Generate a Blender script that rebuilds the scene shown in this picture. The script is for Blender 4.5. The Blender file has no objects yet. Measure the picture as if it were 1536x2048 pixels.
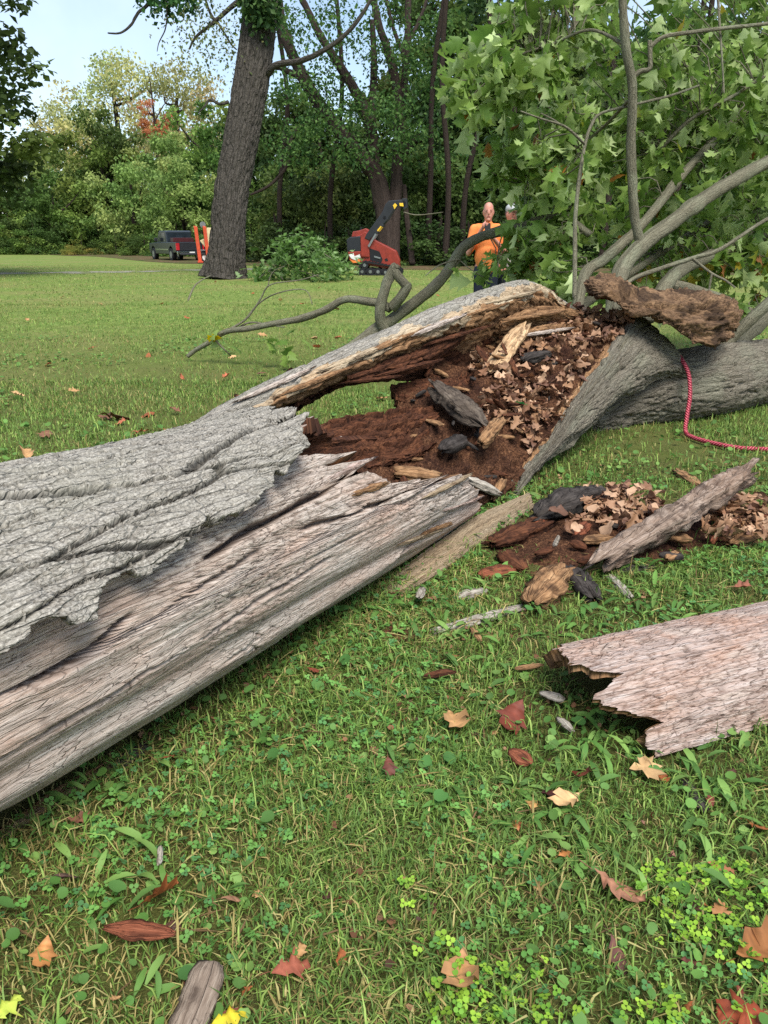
import bpy, bmesh, math, random
import numpy as np
from mathutils import Vector, Matrix

random.seed(7)
RNG = np.random.default_rng(7)
SC = bpy.context.scene
COL = SC.collection

# ------------------------------------------------------------------ camera, sky, sun, exposure
FPX, PITCH, CAMH = 1538.0, math.radians(19.5), 1.3
CP, SP = math.cos(PITCH), math.sin(PITCH)
cam = bpy.data.cameras.new('camera')
cam.sensor_fit = 'VERTICAL'; cam.sensor_height = 36.0; cam.lens = 36.0 * FPX / 2048.0
cam.clip_start = 0.05; cam.clip_end = 3000
camo = bpy.data.objects.new('camera', cam); COL.objects.link(camo)
camo.location = (0, 0, CAMH); camo.rotation_euler = (math.pi / 2 - PITCH, 0, 0)
SC.camera = camo

SUN_EL, SUN_AZ = math.radians(58), math.radians(158)     # azimuth clockwise from +Y
world = bpy.data.worlds.new('World'); SC.world = world; world.use_nodes = True
wt = world.node_tree; wt.nodes.clear()
wo = wt.nodes.new('ShaderNodeOutputWorld'); wb = wt.nodes.new('ShaderNodeBackground')
sky = wt.nodes.new('ShaderNodeTexSky'); sky.sky_type = 'NISHITA'; sky.sun_disc = False
sky.sun_elevation = SUN_EL; sky.sun_rotation = SUN_AZ; sky.air_density = 1.1; sky.dust_density = .6; sky.ozone_density = 1.6
wtc = wt.nodes.new('ShaderNodeTexCoord'); wn = wt.nodes.new('ShaderNodeTexNoise')
wn.inputs['Scale'].default_value = 2.4; wn.inputs['Detail'].default_value = 6; wn.inputs['Roughness'].default_value = .55
wr = wt.nodes.new('ShaderNodeMapRange'); wr.inputs[1].default_value = .34; wr.inputs[2].default_value = .66
wr.inputs[3].default_value = .0; wr.inputs[4].default_value = .5
wm = wt.nodes.new('ShaderNodeMix'); wm.data_type = 'RGBA'; wm.inputs[7].default_value = (6.4, 7.2, 8.2, 1)
wt.links.new(wtc.outputs['Generated'], wn.inputs['Vector']); wt.links.new(wn.outputs[0], wr.inputs[0])
wt.links.new(wr.outputs[0], wm.inputs[0]); wt.links.new(sky.outputs[0], wm.inputs[6])
wt.links.new(wm.outputs[2], wb.inputs[0]); wb.inputs[1].default_value = 0.095
wt.links.new(wb.outputs[0], wo.inputs[0])
sl = bpy.data.lights.new('sun', 'SUN'); sl.energy = 2.7; sl.angle = math.radians(32); sl.color = (1, .975, .93)
so = bpy.data.objects.new('sun', sl); COL.objects.link(so)
sd = Vector((math.sin(SUN_AZ) * math.cos(SUN_EL), math.cos(SUN_AZ) * math.cos(SUN_EL), math.sin(SUN_EL)))
so.rotation_euler = sd.to_track_quat('Z', 'Y').to_euler(); so.location = (0, 0, 40)
vs = SC.view_settings; vs.view_transform = 'Standard'; vs.look = 'None'; vs.gamma = 1; vs.exposure = 1.0
SC.cycles.use_denoising = False
SC.cycles.max_bounces = 6; SC.cycles.transparent_max_bounces = 8

# ------------------------------------------------------------------ pixel helpers (1536 x 2048 photo pixels)
def ray(px, py):
    a = (px - 768) / FPX; b = (1024 - py) / FPX
    return np.array([a, CP + SP * b, -SP + CP * b])
def D(px, py, d): return np.array([0, 0, CAMH]) + ray(px, py) * d
def G(px, py, z=0.0):
    r = ray(px, py); return np.array([0, 0, CAMH]) + r * ((z - CAMH) / r[2])

# ------------------------------------------------------------------ noise
def _hash(i, j, k, s):
    h = (i * 374761393 + j * 668265263 + k * 2246822519 + (s * 3266489917 + 374761393)) & 0xffffffff
    h = ((h ^ (h >> 15)) * 2246822519) & 0xffffffff
    h = ((h ^ (h >> 13)) * 3266489917) & 0xffffffff
    return ((h ^ (h >> 16)) & 0xffffff) / float(0xffffff)
def vn(x, y, z=0.0, s=0):
    x, y, z = np.broadcast_arrays(np.asarray(x, float), np.asarray(y, float), np.asarray(z, float))
    i = np.floor(x).astype(np.int64); j = np.floor(y).astype(np.int64); k = np.floor(z).astype(np.int64)
    fx, fy, fz = x - i, y - j, z - k
    fx = fx * fx * fx * (fx * (fx * 6 - 15) + 10); fy = fy * fy * fy * (fy * (fy * 6 - 15) + 10); fz = fz * fz * (3 - 2 * fz)
    flat = not np.any(fz)
    def pl(kk):
        a = _hash(i, j, kk, s); b = _hash(i + 1, j, kk, s); c = _hash(i, j + 1, kk, s); d = _hash(i + 1, j + 1, kk, s)
        return (a + (b - a) * fx) * (1 - fy) + (c + (d - c) * fx) * fy
    r = pl(k)
    if not flat: r = r + (pl(k + 1) - r) * fz
    return r * 2 - 1
def fbm(x, y, z=0.0, s=0, o=4, g=.5):
    r = 0; a = 1; t = 0; f = 1.0
    for q in range(o):
        r = r + a * vn(x * f, y * f, z * f if np.any(z) else 0.0, s + q * 17); t += a; a *= g; f *= 2.03
    return r / t
def voro(x, y, s=0):
    x, y = np.broadcast_arrays(np.asarray(x, float), np.asarray(y, float))
    i = np.floor(x).astype(np.int64); j = np.floor(y).astype(np.int64)
    f1 = np.full(x.shape, 9.0); f2 = np.full(x.shape, 9.0); cid = np.zeros(x.shape)
    for di in (-1, 0, 1):
        for dj in (-1, 0, 1):
            a, b = i + di, j + dj
            cx = a + .1 + .8 * _hash(a, b, 0 * a, s); cy = b + .1 + .8 * _hash(a, b, 0 * a, s + 91)
            d = np.sqrt((cx - x) ** 2 + (cy - y) ** 2)
            m = d < f1
            f2 = np.where(m, f1, np.minimum(f2, d)); cid = np.where(m, _hash(a, b, 0 * a, s + 7), cid); f1 = np.where(m, d, f1)
    return f1, f2, cid
def sst(a, b, x):
    t = np.clip((x - a) / (b - a), 0, 1); return t * t * (3 - 2 * t)

# ------------------------------------------------------------------ mesh helpers
def top(o, label, cat, group=None, kind=None):
    if kind: o['kind'] = kind
    if label: o['label'] = label
    if cat: o['category'] = cat
    if group: o['group'] = group
    return o
def empty(name, loc=(0, 0, 0), rz=0.0):
    o = bpy.data.objects.new(name, None); COL.objects.link(o); o.empty_display_size = .1
    o.location = loc; o.rotation_euler = (0, 0, rz); return o
def link(name, me, parent=None):
    o = bpy.data.objects.new(name, me); COL.objects.link(o)
    if parent is not None:
        o.parent = parent
    return o
def world_part(o, parent):
    """mesh given in world coordinates, made a child of a thing that stands at parent.location (no rotation)"""
    o.parent = parent; o.location = -Vector(parent.location); return o
def fmesh(name, V, Fc, mats, uvw=None, col=None, mi=None, smooth=True):
    V = np.ascontiguousarray(V, dtype=np.float32).reshape(-1, 3); Fc = np.ascontiguousarray(Fc, dtype=np.int32)
    n, k = Fc.shape
    me = bpy.data.meshes.new(name)
    me.vertices.add(len(V)); me.vertices.foreach_set('co', V.ravel())
    me.loops.add(n * k); me.loops.foreach_set('vertex_index', Fc.ravel())
    me.polygons.add(n); me.polygons.foreach_set('loop_start', np.arange(0, n * k, k, dtype=np.int32))
    if mi is not None: me.polygons.foreach_set('material_index', np.ascontiguousarray(mi, dtype=np.int32))
    me.polygons.foreach_set('use_smooth', np.full(n, smooth, dtype=bool))
    if uvw is not None:
        u = np.zeros((len(V), 3), np.float32); uu = np.asarray(uvw).reshape(len(V), -1); u[:, :uu.shape[1]] = uu
        me.attributes.new('uvw', 'FLOAT_VECTOR', 'POINT').data.foreach_set('vector', u.ravel())
    if col is not None:
        c = np.ones((len(V), 4), np.float32); cc = np.asarray(col).reshape(len(V), -1); c[:, :cc.shape[1]] = cc
        me.attributes.new('col', 'FLOAT_COLOR', 'POINT').data.foreach_set('color', c.ravel())
    me.update(calc_edges=True); me.validate(clean_customdata=False)
    for m in (mats if isinstance(mats, (list, tuple)) else [mats]): me.materials.append(m)
    return me
def gridF(nu, nv, closed=False, off=0, flip=False):
    i = np.arange(nu - 1)[:, None]; j = np.arange(nv if closed else nv - 1)[None, :]; j2 = (j + 1) % nv
    a = i * nv + j; b = (i + 1) * nv + j; c = (i + 1) * nv + j2; d = i * nv + j2
    f = np.stack([a, b, c, d] if not flip else [a, d, c, b], -1).reshape(-1, 4) + off
    return f
def gnorm(V, closed=False):
    du = np.gradient(V, axis=0)
    if closed:
        dv = np.roll(V, -1, 1) - np.roll(V, 1, 1)
    else:
        dv = np.gradient(V, axis=1)
    n = np.cross(du, dv); return n / (np.linalg.norm(n, axis=-1, keepdims=True) + 1e-12)
def cat1(x, n):
    """Catmull-Rom resample of control array x (m, ...) to n samples"""
    x = np.asarray(x, float); m = len(x); t = np.linspace(0, m - 1, n) if np.isscalar(n) else np.asarray(n, float)
    i = np.clip(np.floor(t).astype(int), 0, m - 2); f = (t - i).reshape((-1,) + (1,) * (x.ndim - 1))
    p0 = x[np.maximum(i - 1, 0)]; p1 = x[i]; p2 = x[i + 1]; p3 = x[np.minimum(i + 2, m - 1)]
    return .5 * (2 * p1 + (p2 - p0) * f + (2 * p0 - 5 * p1 + 4 * p2 - p3) * f * f + (3 * p1 - p0 - 3 * p2 + p3) * f ** 3)
def loft(C, nu, nv):
    C = np.asarray(C, float); return np.swapaxes(cat1(np.swapaxes(cat1(C, nu), 0, 1), nv), 0, 1)
def arclen(V, axis):
    d = np.linalg.norm(np.diff(V, axis=axis), axis=-1); s = np.cumsum(d, axis=axis)
    z = np.zeros_like(np.take(s, [0], axis=axis)); return np.concatenate([z, s], axis)
def frames(P):
    T = np.gradient(P, axis=0); T /= np.linalg.norm(T, axis=1, keepdims=True)
    N = np.zeros_like(P); r = np.array([0, 0, 1.0]) if abs(T[0][2]) < .9 else np.array([1.0, 0, 0])
    n = r - T[0] * (r @ T[0]); n /= np.linalg.norm(n); N[0] = n
    for i in range(1, len(P)):
        n = n - T[i] * (n @ T[i]); n /= np.linalg.norm(n); N[i] = n
    return T, N, np.cross(T, N)
def tubeV(path, rad, nu, nv, disp=None, cap=True):
    """swept tube: returns V (nu,nv,3), uv (nu,nv,2) in metres"""
    P = cat1(np.asarray(path, float), nu); R = np.interp(np.linspace(0, 1, nu), np.linspace(0, 1, len(rad)), rad)
    T, N, B = frames(P); a = np.linspace(0, 2 * np.pi, nv, endpoint=False)
    u = arclen(P[:, None, :], 0)[:, 0]
    uu, aa = np.meshgrid(u, a, indexing='ij')
    r = R[:, None] * np.ones_like(aa)
    if disp is not None: r = r + disp(uu, aa, r)
    if cap: r[-1] *= .02; r[0] *= .02
    V = P[:, None, :] + (np.cos(aa)[..., None] * N[:, None, :] + np.sin(aa)[..., None] * B[:, None, :]) * r[..., None]
    return V, np.stack([uu, aa * R.mean()], -1)
def tube(name, path, rad, mat, nu=24, nv=8, disp=None):
    V, uv = tubeV(path, rad, nu, nv, disp)
    return fmesh(name, V, gridF(nu, nv, True), mat, uvw=uv)
def join_tubes(name, specs, mat, nu=8, nv=5):
    Vs, Us, Fs = [], [], []; off = 0
    for path, rad in specs:
        V, uv = tubeV(path, rad, nu, nv); Vs.append(V.reshape(-1, 3)); Us.append(uv.reshape(-1, 2)); Fs.append(gridF(nu, nv, True, off)); off += nu * nv
    return fmesh(name, np.concatenate(Vs), np.concatenate(Fs), mat, uvw=np.concatenate(Us))
def scatter(name, TV, TF, pos, R, scale, col, mat, vcol=None, smooth=True):
    """bake template (TV, TF) at pos (N,3) with rotation R (N,3,3), scale (N,) or (N,3), colour (N,3)"""
    N_, m = len(pos), len(TV); scale = np.asarray(scale, float)
    if scale.ndim == 1: scale = scale[:, None].repeat(3, 1)
    L = TV[None] * scale[:, None, :]
    V = np.einsum('nij,nmj->nmi', R, L) + pos[:, None, :]
    Fc = (TF[None] + (np.arange(N_) * m)[:, None, None]).reshape(-1, TF.shape[1])
    c = np.repeat(col[:, None, :], m, 1)
    if vcol is not None: c = c * vcol[None, :, None]
    return fmesh(name, V, Fc, mat, col=c.reshape(-1, 3), smooth=smooth)
def rotZXY(az, tilt, roll):
    """leaf frame: local +Y is the leaf axis, +Z its face; azimuth, downward tilt of the axis, roll about the axis"""
    ca, sa, ct, st, cr, sr = np.cos(az), np.sin(az), np.cos(tilt), np.sin(tilt), np.cos(roll), np.sin(roll)
    y = np.stack([sa * ct, ca * ct, -st], -1)
    x0 = np.stack([ca, -sa, np.zeros_like(az)], -1); z0 = np.cross(x0, y)
    x = x0 * cr[:, None] + z0 * sr[:, None]; z = np.cross(x, y)
    return np.stack([x, y, z], -1)

# ------------------------------------------------------------------ materials
def S(r, g, b): return tuple(((c / 255) / 12.92 if c / 255 <= .04045 else ((c / 255 + .055) / 1.055) ** 2.4) for c in (r, g, b))
class Mat:
    def __init__(s, name, rough=.8, spec=.25):
        s.m = bpy.data.materials.new(name); s.m.use_nodes = True; s.t = s.m.node_tree
        s.b = s.t.nodes['Principled BSDF']; s.out = s.t.nodes['Material Output']
        s.b.inputs['Roughness'].default_value = rough; s.b.inputs['Specular IOR Level'].default_value = spec
    def n(s, ty, **kw):
        x = s.t.nodes.new('ShaderNode' + ty)
        for k, v in kw.items(): setattr(x, k, v)
        return x
    def put(s, sock, v):
        if isinstance(v, bpy.types.NodeSocket): s.t.links.new(v, sock)
        elif isinstance(v, (tuple, list)) and len(v) == 3 and sock.type == 'RGBA': sock.default_value = (*v, 1)
        else: sock.default_value = v
    def attr(s, name): return s.n('Attribute', attribute_name=name).outputs
    def uvw(s): return s.attr('uvw')['Vector']
    def pos(s): return s.n('NewGeometry').outputs['Position']
    def objc(s): return s.n('TexCoord').outputs['Object']
    def noise(s, vec, sc, det=5, rough=.55, dist=0):
        v = s.n('VectorMath', operation='MULTIPLY'); s.put(v.inputs[0], vec); v.inputs[1].default_value = sc if isinstance(sc, tuple) else (sc, sc, sc)
        x = s.n('TexNoise'); x.inputs['Scale'].default_value = 1; x.inputs['Detail'].default_value = det
        x.inputs['Roughness'].default_value = rough; x.inputs['Distortion'].default_value = dist
        s.put(x.inputs['Vector'], v.outputs[0]); return x.outputs[0]
    def voro(s, vec, sc, feature='DISTANCE_TO_EDGE'):
        v = s.n('VectorMath', operation='MULTIPLY'); s.put(v.inputs[0], vec); v.inputs[1].default_value = sc
        x = s.n('TexVoronoi', feature=feature); x.inputs['Scale'].default_value = 1; s.put(x.inputs['Vector'], v.outputs[0]); return x.outputs[0]
    def ramp(s, f, stops):
        x = s.n('ValToRGB'); e = x.color_ramp.elements
        while len(e) < len(stops): e.new(.5)
        for q, (p, c) in enumerate(stops): e[q].position = p; e[q].color = (*c, 1) if len(c) == 3 else c
        s.put(x.inputs[0], f); return x.outputs[0]
    def mix(s, f, a, b, mode='MIX'):
        x = s.n('Mix', data_type='RGBA', blend_type=mode); s.put(x.inputs[0], f); s.put(x.inputs[6], a); s.put(x.inputs[7], b); return x.outputs[2]
    def rng(s, f, a, b, c=0.0, d=1.0):
        x = s.n('MapRange'); s.put(x.inputs[0], f)
        for q, v in enumerate((a, b, c, d)): x.inputs[q + 1].default_value = v
        return x.outputs[0]
    def math(s, op, a, b=0.0):
        x = s.n('Math', operation=op); s.put(x.inputs[0], a); s.put(x.inputs[1], b); return x.outputs[0]
    def bump(s, h, strength=.5, dist=.005):
        x = s.n('Bump'); x.inputs['Strength'].default_value = strength; x.inputs['Distance'].default_value = dist
        s.put(x.inputs['Height'], h); s.put(s.b.inputs['Normal'], x.outputs[0])
    def base(s, c): s.put(s.b.inputs['Base Color'], c)
def flat(name, c, rough=.5, spec=.4, metal=0.0, var=.12):
    m = Mat(name, rough, spec); m.b.inputs['Metallic'].default_value = metal
    nz = m.noise(m.objc(), 6.0, 4)
    lo = tuple(x * (1 - var * 2) for x in c); hi = tuple(min(1, x * (1 + var)) for x in c)
    m.base(m.ramp(nz, [(.3, lo), (.7, hi)])); return m.m

def m_bark(name, dark, mid, light, lich=None, fine=1.0, stretch=(7, 30), lamt=.4):
    m = Mat(name, .92, .12); u = m.uvw()
    n1 = m.noise(u, (stretch[0], stretch[1], 1), 7, .65); n2 = m.noise(u, (45 * fine, 110 * fine, 1), 5, .65); n3 = m.noise(u, (2.2, 4.5, 1), 3)
    wv = m.n('VectorMath', operation='ADD'); m.put(wv.inputs[0], u); sv = m.n('VectorMath', operation='MULTIPLY'); nc = m.n('TexNoise'); nc.inputs['Scale'].default_value = 9 * fine; nc.inputs['Detail'].default_value = 4; m.put(nc.inputs['Vector'], u); m.put(sv.inputs[0], nc.outputs[1]); sv.inputs[1].default_value = (.09 / fine, .022 / fine, 0); m.put(wv.inputs[1], sv.outputs[0])
    vz = m.voro(wv.outputs[0], (10 * fine, 48 * fine, 1)); vz2 = m.voro(wv.outputs[0], (40 * fine, 130 * fine, 1)); n4 = m.noise(u, (170 * fine, 240 * fine, 1), 3, .7)
    fis = m.math('MULTIPLY', m.rng(vz, .0, .07), m.rng(vz2, .0, .10, .68, 1.0))
    c = m.ramp(n1, [(.28, dark), (.5, mid), (.72, light)])
    c = m.mix(m.rng(fis, 0, 1, .75, 0), c, tuple(x * .4 for x in dark))
    c = m.mix(.5, c, m.ramp(n2, [(.3, tuple(x * .45 for x in mid)), (.55, mid), (.75, tuple(min(1, x * 1.35) for x in light))]))
    c = m.mix(.45, c, m.ramp(n4, [(.34, tuple(x * .5 for x in dark)), (.5, mid), (.68, tuple(min(1, x * 1.3) for x in light))]))
    cka = m.n('SeparateColor'); m.put(cka.inputs[0], m.attr('col')['Color']); c = m.mix(m.math('MULTIPLY', cka.outputs[0], .8), c, tuple(x * .35 for x in dark))
    if lich: c = m.mix(m.math('MULTIPLY', m.rng(n3, .48, .62), lamt), c, lich)
    m.base(c); m.bump(m.math('ADD', m.math('MULTIPLY', fis, .8), m.math('ADD', n2, m.math('MULTIPLY', n1, .7))), .9, .008 / fine); return m.m
def m_wood(name, cols, patch, crackc, amt=.55, grain=(4, 150), pk=(1.6, 5.0), third=None):
    """weathered wood: cols = three grain colours, patch = tint of patches, crackc = raw wood in the checks (attribute col.r)"""
    m = Mat(name, .9, .15); u = m.uvw()
    g = m.noise(u, (grain[0], grain[1], 1), 6, .6); g2 = m.noise(u, (grain[0] * 7, grain[1] * 2.2, 1), 4, .6); p = m.noise(u, (pk[0], pk[1], 1), 4, .6)
    p2 = m.noise(u, (pk[0] * 3.1, pk[1] * 2.3, 3), 4, .6)
    c = m.ramp(g, [(.3, cols[0]), (.5, cols[1]), (.68, cols[2])])
    c = m.mix(m.math('MULTIPLY', m.rng(p, .42, .64), amt), c, patch)
    c = m.mix(m.math('MULTIPLY', m.rng(p2, .50, .62), .6), c, cols[0])
    p3 = m.noise(u, (pk[0] * 1.7, pk[1] * 1.9, 9), 5, .65); c = m.mix(m.math('MULTIPLY', m.rng(p3, .52, .62), amt), c, third or cols[2])
    c = m.mix(.35, c, m.ramp(g2, [(.3, tuple(x * .55 for x in cols[0])), (.7, cols[2])]))
    wv = m.n('VectorMath', operation='ADD'); m.put(wv.inputs[0], u); sv = m.n('VectorMath', operation='MULTIPLY'); nc = m.n('TexNoise'); nc.inputs['Scale'].default_value = 14; nc.inputs['Detail'].default_value = 3; m.put(nc.inputs['Vector'], u); m.put(sv.inputs[0], nc.outputs[1]); sv.inputs[1].default_value = (.07, .010, 0); m.put(wv.inputs[1], sv.outputs[0])
    v1 = m.voro(wv.outputs[0], (3.2, 52, 1)); v2 = m.voro(wv.outputs[0], (15, 74, 1)); brk = m.noise(u, (60, 130, 2), 2); pm = m.noise(u, (2.3, 3.7, 5), 3)
    l1 = m.math('MULTIPLY', m.rng(v1, .0, .03, 1, 0), m.rng(pm, .4, .55, .8, .2)); l2 = m.math('MULTIPLY', m.math('MULTIPLY', m.rng(v2, .0, .05, 1, 0), m.rng(brk, .38, .55, .0, 1.0)), m.rng(pm, .40, .56, .05, .95))
    line = m.math('MAXIMUM', l1, l2)
    c = m.mix(m.math('MULTIPLY', line, .7), c, crackc)
    ck = m.n('SeparateColor'); m.put(ck.inputs[0], m.attr('col')['Color'])
    c = m.mix(m.math('MULTIPLY', ck.outputs[0], .7), c, crackc)
    m.base(c); m.bump(m.math('SUBTRACT', m.math('ADD', m.math('MULTIPLY', g, 1.0), m.math('MULTIPLY', g2, .8)), line), .9, .005); return m.m
BARK = m_bark('old grey bark', S(96, 90, 80), S(156, 149, 137), S(196, 189, 176), S(150, 148, 130), .8, (7, 30), .2)
BARKD = m_bark('live trunk bark', S(58, 52, 44), S(112, 104, 90), S(164, 156, 138), S(136, 138, 116), .8, (5, 26), .3)
BARKOAK = m_bark('standing oak bark', S(36, 33, 30), S(74, 69, 62), S(106, 99, 90), None, .16, (.8, 6))
BARKB = m_bark('branch bark', S(74, 70, 56), S(118, 112, 92), S(150, 146, 124), S(140, 144, 118), 1.2, (9, 22))
BARKDK = m_bark('dark tree bark', S(34, 28, 25), S(60, 50, 44), S(84, 72, 62), None, .3, (1, 6))  # dark brown bark shared by the stems of all background trees
WOOD = m_wood('weathered bare wood', [S(140, 121, 105), S(190, 174, 159), S(218, 208, 196)], S(192, 148, 122), S(66, 46, 34), .65, (4, 150), (2.0, 6.0), S(192, 174, 160))
WOODP = m_wood('pinkish bare wood', [S(132, 106, 90), S(182, 158, 144), S(208, 196, 188)], S(178, 128, 96), S(70, 46, 34), .8, (4, 130), (3.0, 7.0), S(188, 168, 152))
SAPW = m_wood('smooth inner slab wood', [S(118, 98, 76), S(158, 138, 110), S(180, 162, 134)], S(176, 140, 98), S(84, 58, 38), .4)
ROT = m_wood('rotted red-brown wood', [S(44, 25, 18), S(84, 50, 34), S(122, 78, 52)], S(52, 31, 24), S(22, 14, 11), .8, (9, 70), (4, 8))
OCHRE = m_wood('ochre torn wood', [S(84, 58, 40), S(152, 112, 76), S(194, 154, 112)], S(84, 54, 38), S(40, 26, 20), .55, (6, 80), (3.5, 6))
STUBM = m_wood('weathered rotten stub wood', [S(62, 46, 36), S(116, 88, 64), S(158, 126, 94)], S(64, 50, 42), S(32, 24, 20), .6, (6, 60), (5, 9))
MULCH = Mat('wood crumb mulch', .97, .08)
_p = MULCH.pos(); _n = MULCH.noise(_p, 90, 6, .75); _n2 = MULCH.noise(_p, 5, 4)
MULCH.base(MULCH.mix(MULCH.rng(_n2, .4, .62), MULCH.ramp(_n, [(.34, S(30, 20, 16)), (.5, S(84, 56, 40)), (.62, S(124, 88, 62)), (.72, S(170, 128, 92))]), MULCH.ramp(_n, [(.36, S(26, 18, 15)), (.6, S(70, 46, 36)), (.72, S(110, 78, 58))])))
MULCH.bump(_n, .9, .012); MULCH = MULCH.m
DARKW = m_wood('blackened wet wood', [S(34, 30, 28), S(62, 56, 52), S(92, 84, 78)], S(72, 80, 74), S(24, 20, 18), .4, (8, 70))
def m_leaf(name, trans=.35, rough=.5, hue=0.0, spec=.35, vein=False):
    m = Mat(name, rough, spec); c = m.attr('col')['Color']
    if hue:
        oi = m.n('ObjectInfo').outputs['Random']; h = m.n('HueSaturation')
        m.put(h.inputs['Hue'], m.rng(oi, 0, 1, .5 - hue, .5 + hue)); m.put(h.inputs['Value'], m.rng(oi, 0, 1, .85, 1.15)); m.put(h.inputs['Color'], c); c = h.outputs[0]
    n = m.noise(m.objc(), 40.0 if vein else 2.0, 4); c = m.mix(.5 if vein else .25, c, m.mix(1.0, c, m.ramp(n, [(.3, (.45, .4, .38)), (.7, (1.2, 1.15, 1.1))]), 'MULTIPLY'))
    m.base(c)
    if trans:
        t = m.n('BsdfTranslucent'); m.put(t.inputs[0], c); x = m.n('MixShader'); x.inputs[0].default_value = trans
        m.t.links.new(m.b.outputs[0], x.inputs[1]); m.t.links.new(t.outputs[0], x.inputs[2]); m.t.links.new(x.outputs[0], m.out.inputs[0])
    return m.m
GRASS = m_leaf('grass blades', .3, .6, 0, .2); FOL = m_leaf('tree foliage', .42, .6, .02, .2); CROWNL = m_leaf('oak leaves', .48, .5); DRY = m_leaf('dry leaves', .12, .6, .0, .3, True)

# ------------------------------------------------------------------ ground
def gz(x, y):
    x = np.asarray(x, float); y = np.asarray(y, float)
    f = np.clip(1 - np.hypot(x, y) / 22, 0, 1)
    return f * (.022 * vn(x * .8 + 3, y * .8, 0, 5) + .010 * vn(x * 2.7, y * 2.7 + 9, 0, 6))
def Gg(px, py, dz=0.0):
    p = G(px, py, 0.0); z = float(gz(p[0], p[1])) + dz; p = G(px, py, z); p[2] = z; return p
gy = np.concatenate([-np.geomspace(900, 4, 16), np.linspace(-2, 9, 120), 9 + np.geomspace(.1, 900, 90)])
gx = np.concatenate([-np.geomspace(800, 5, 40), np.linspace(-4.9, 6.9, 120), np.geomspace(7, 800, 40)])
XX, YY = np.meshgrid(gx, gy, indexing='ij')
LAWN = Mat('lawn soil and turf', .95, .1)
_p = LAWN.pos(); nA = LAWN.noise(_p, 160, 6, .75); nB = LAWN.noise(_p, 3.0, 4); nC = LAWN.noise(_p, .35, 5, .6); nD = LAWN.noise(_p, (9, 3, 1), 5, .7)
soil = LAWN.ramp(nA, [(.34, S(36, 32, 22)), (.48, S(78, 74, 42)), (.58, S(104, 106, 56)), (.68, S(146, 140, 88))])
turf = LAWN.ramp(nD, [(.3, S(78, 96, 44)), (.5, S(106, 124, 58)), (.7, S(136, 144, 80))])
turf = LAWN.mix(LAWN.math('MULTIPLY', LAWN.rng(nC, .45, .62), .55), turf, S(130, 122, 76))
vd = LAWN.n('VectorMath', operation='LENGTH'); LAWN.put(vd.inputs[0], _p)
LAWN.base(LAWN.mix(LAWN.math('MULTIPLY', LAWN.rng(vd.outputs['Value'], 3.5, 14), .95), LAWN.mix(LAWN.rng(nB, .42, .62, 0, .6), soil, S(86, 92, 42)), turf))
LAWN.bump(nA, .9, .012)
go = link('ground', fmesh('ground', np.stack([XX, YY, gz(XX, YY)], -1), gridF(len(gx), len(gy)), LAWN.m)); top(go, None, None, None, 'structure')

# gravel track across the lawn
tp = np.array([G(-260, 549), G(0, 547), G(140, 545), G(280, 543), G(420, 540), G(520, 538)])
tc = cat1(tp, 60); tw = 0.55 + .3 * vn(np.linspace(0, 12, 60), 2.0, 0, 4)
tn = np.gradient(tc, axis=0)[:, :2]; tn = np.stack([-tn[:, 1], tn[:, 0]], 1) / np.linalg.norm(tn, axis=1)[:, None]
tv = np.stack([np.c_[tc[:, :2] - tn * tw[:, None] * 1.5, np.full(60, .005)], np.c_[tc[:, :2], np.full(60, .03)], np.c_[tc[:, :2] + tn * tw[:, None] * 1.5, np.full(60, .005)]], 1)
PATH = Mat('track gravel', .95, .1); _n = PATH.noise(PATH.pos(), 14, 5, .7); _n2 = PATH.noise(PATH.pos(), 1.2, 3)
PATH.base(PATH.mix(PATH.rng(_n2, .45, .6), PATH.ramp(_n, [(.35, S(96, 92, 80)), (.65, S(170, 164, 152))]), S(104, 112, 62))); PATH.bump(_n, .8, .03)
top(link('path', fmesh('path', tv, gridF(60, 3), PATH.m)), None, None, None, 'structure')
# leaf-strewn woodland floor under the trees
wp = [(-75, 84), (-52, 84), (-38, 82), (-24, 66), (-14, 50), (-5, 40), (2, 35.5), (9, 33), (17, 31), (30, 30)]
wpc = cat1(np.array(wp, float), 80); wpc[:, 1] += 1.2 * vn(np.linspace(0, 30, 80), 1.0, 0, 2)
wv = np.stack([np.c_[wpc, np.full(80, .012)], np.c_[wpc[:, 0], wpc[:, 1] + 4, np.full(80, .05)], np.c_[wpc[:, 0] * 1.4, wpc[:, 1] + 90, np.full(80, .06)]], 1)
WFLO = Mat('woodland litter', .95, .1); _n = WFLO.noise(WFLO.pos(), 9, 6, .7); _n2 = WFLO.noise(WFLO.pos(), .8, 4)
WFLO.base(WFLO.mix(WFLO.rng(_n2, .45, .6), WFLO.ramp(_n, [(.3, S(56, 44, 32)), (.55, S(104, 84, 62)), (.75, S(142, 116, 88))]), S(70, 80, 40))); WFLO.bump(_n, .9, .05)
top(link('woodland_floor', fmesh('woodland_floor', wv, gridF(80, 3), WFLO.m)), None, None, None, 'structure')

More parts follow.
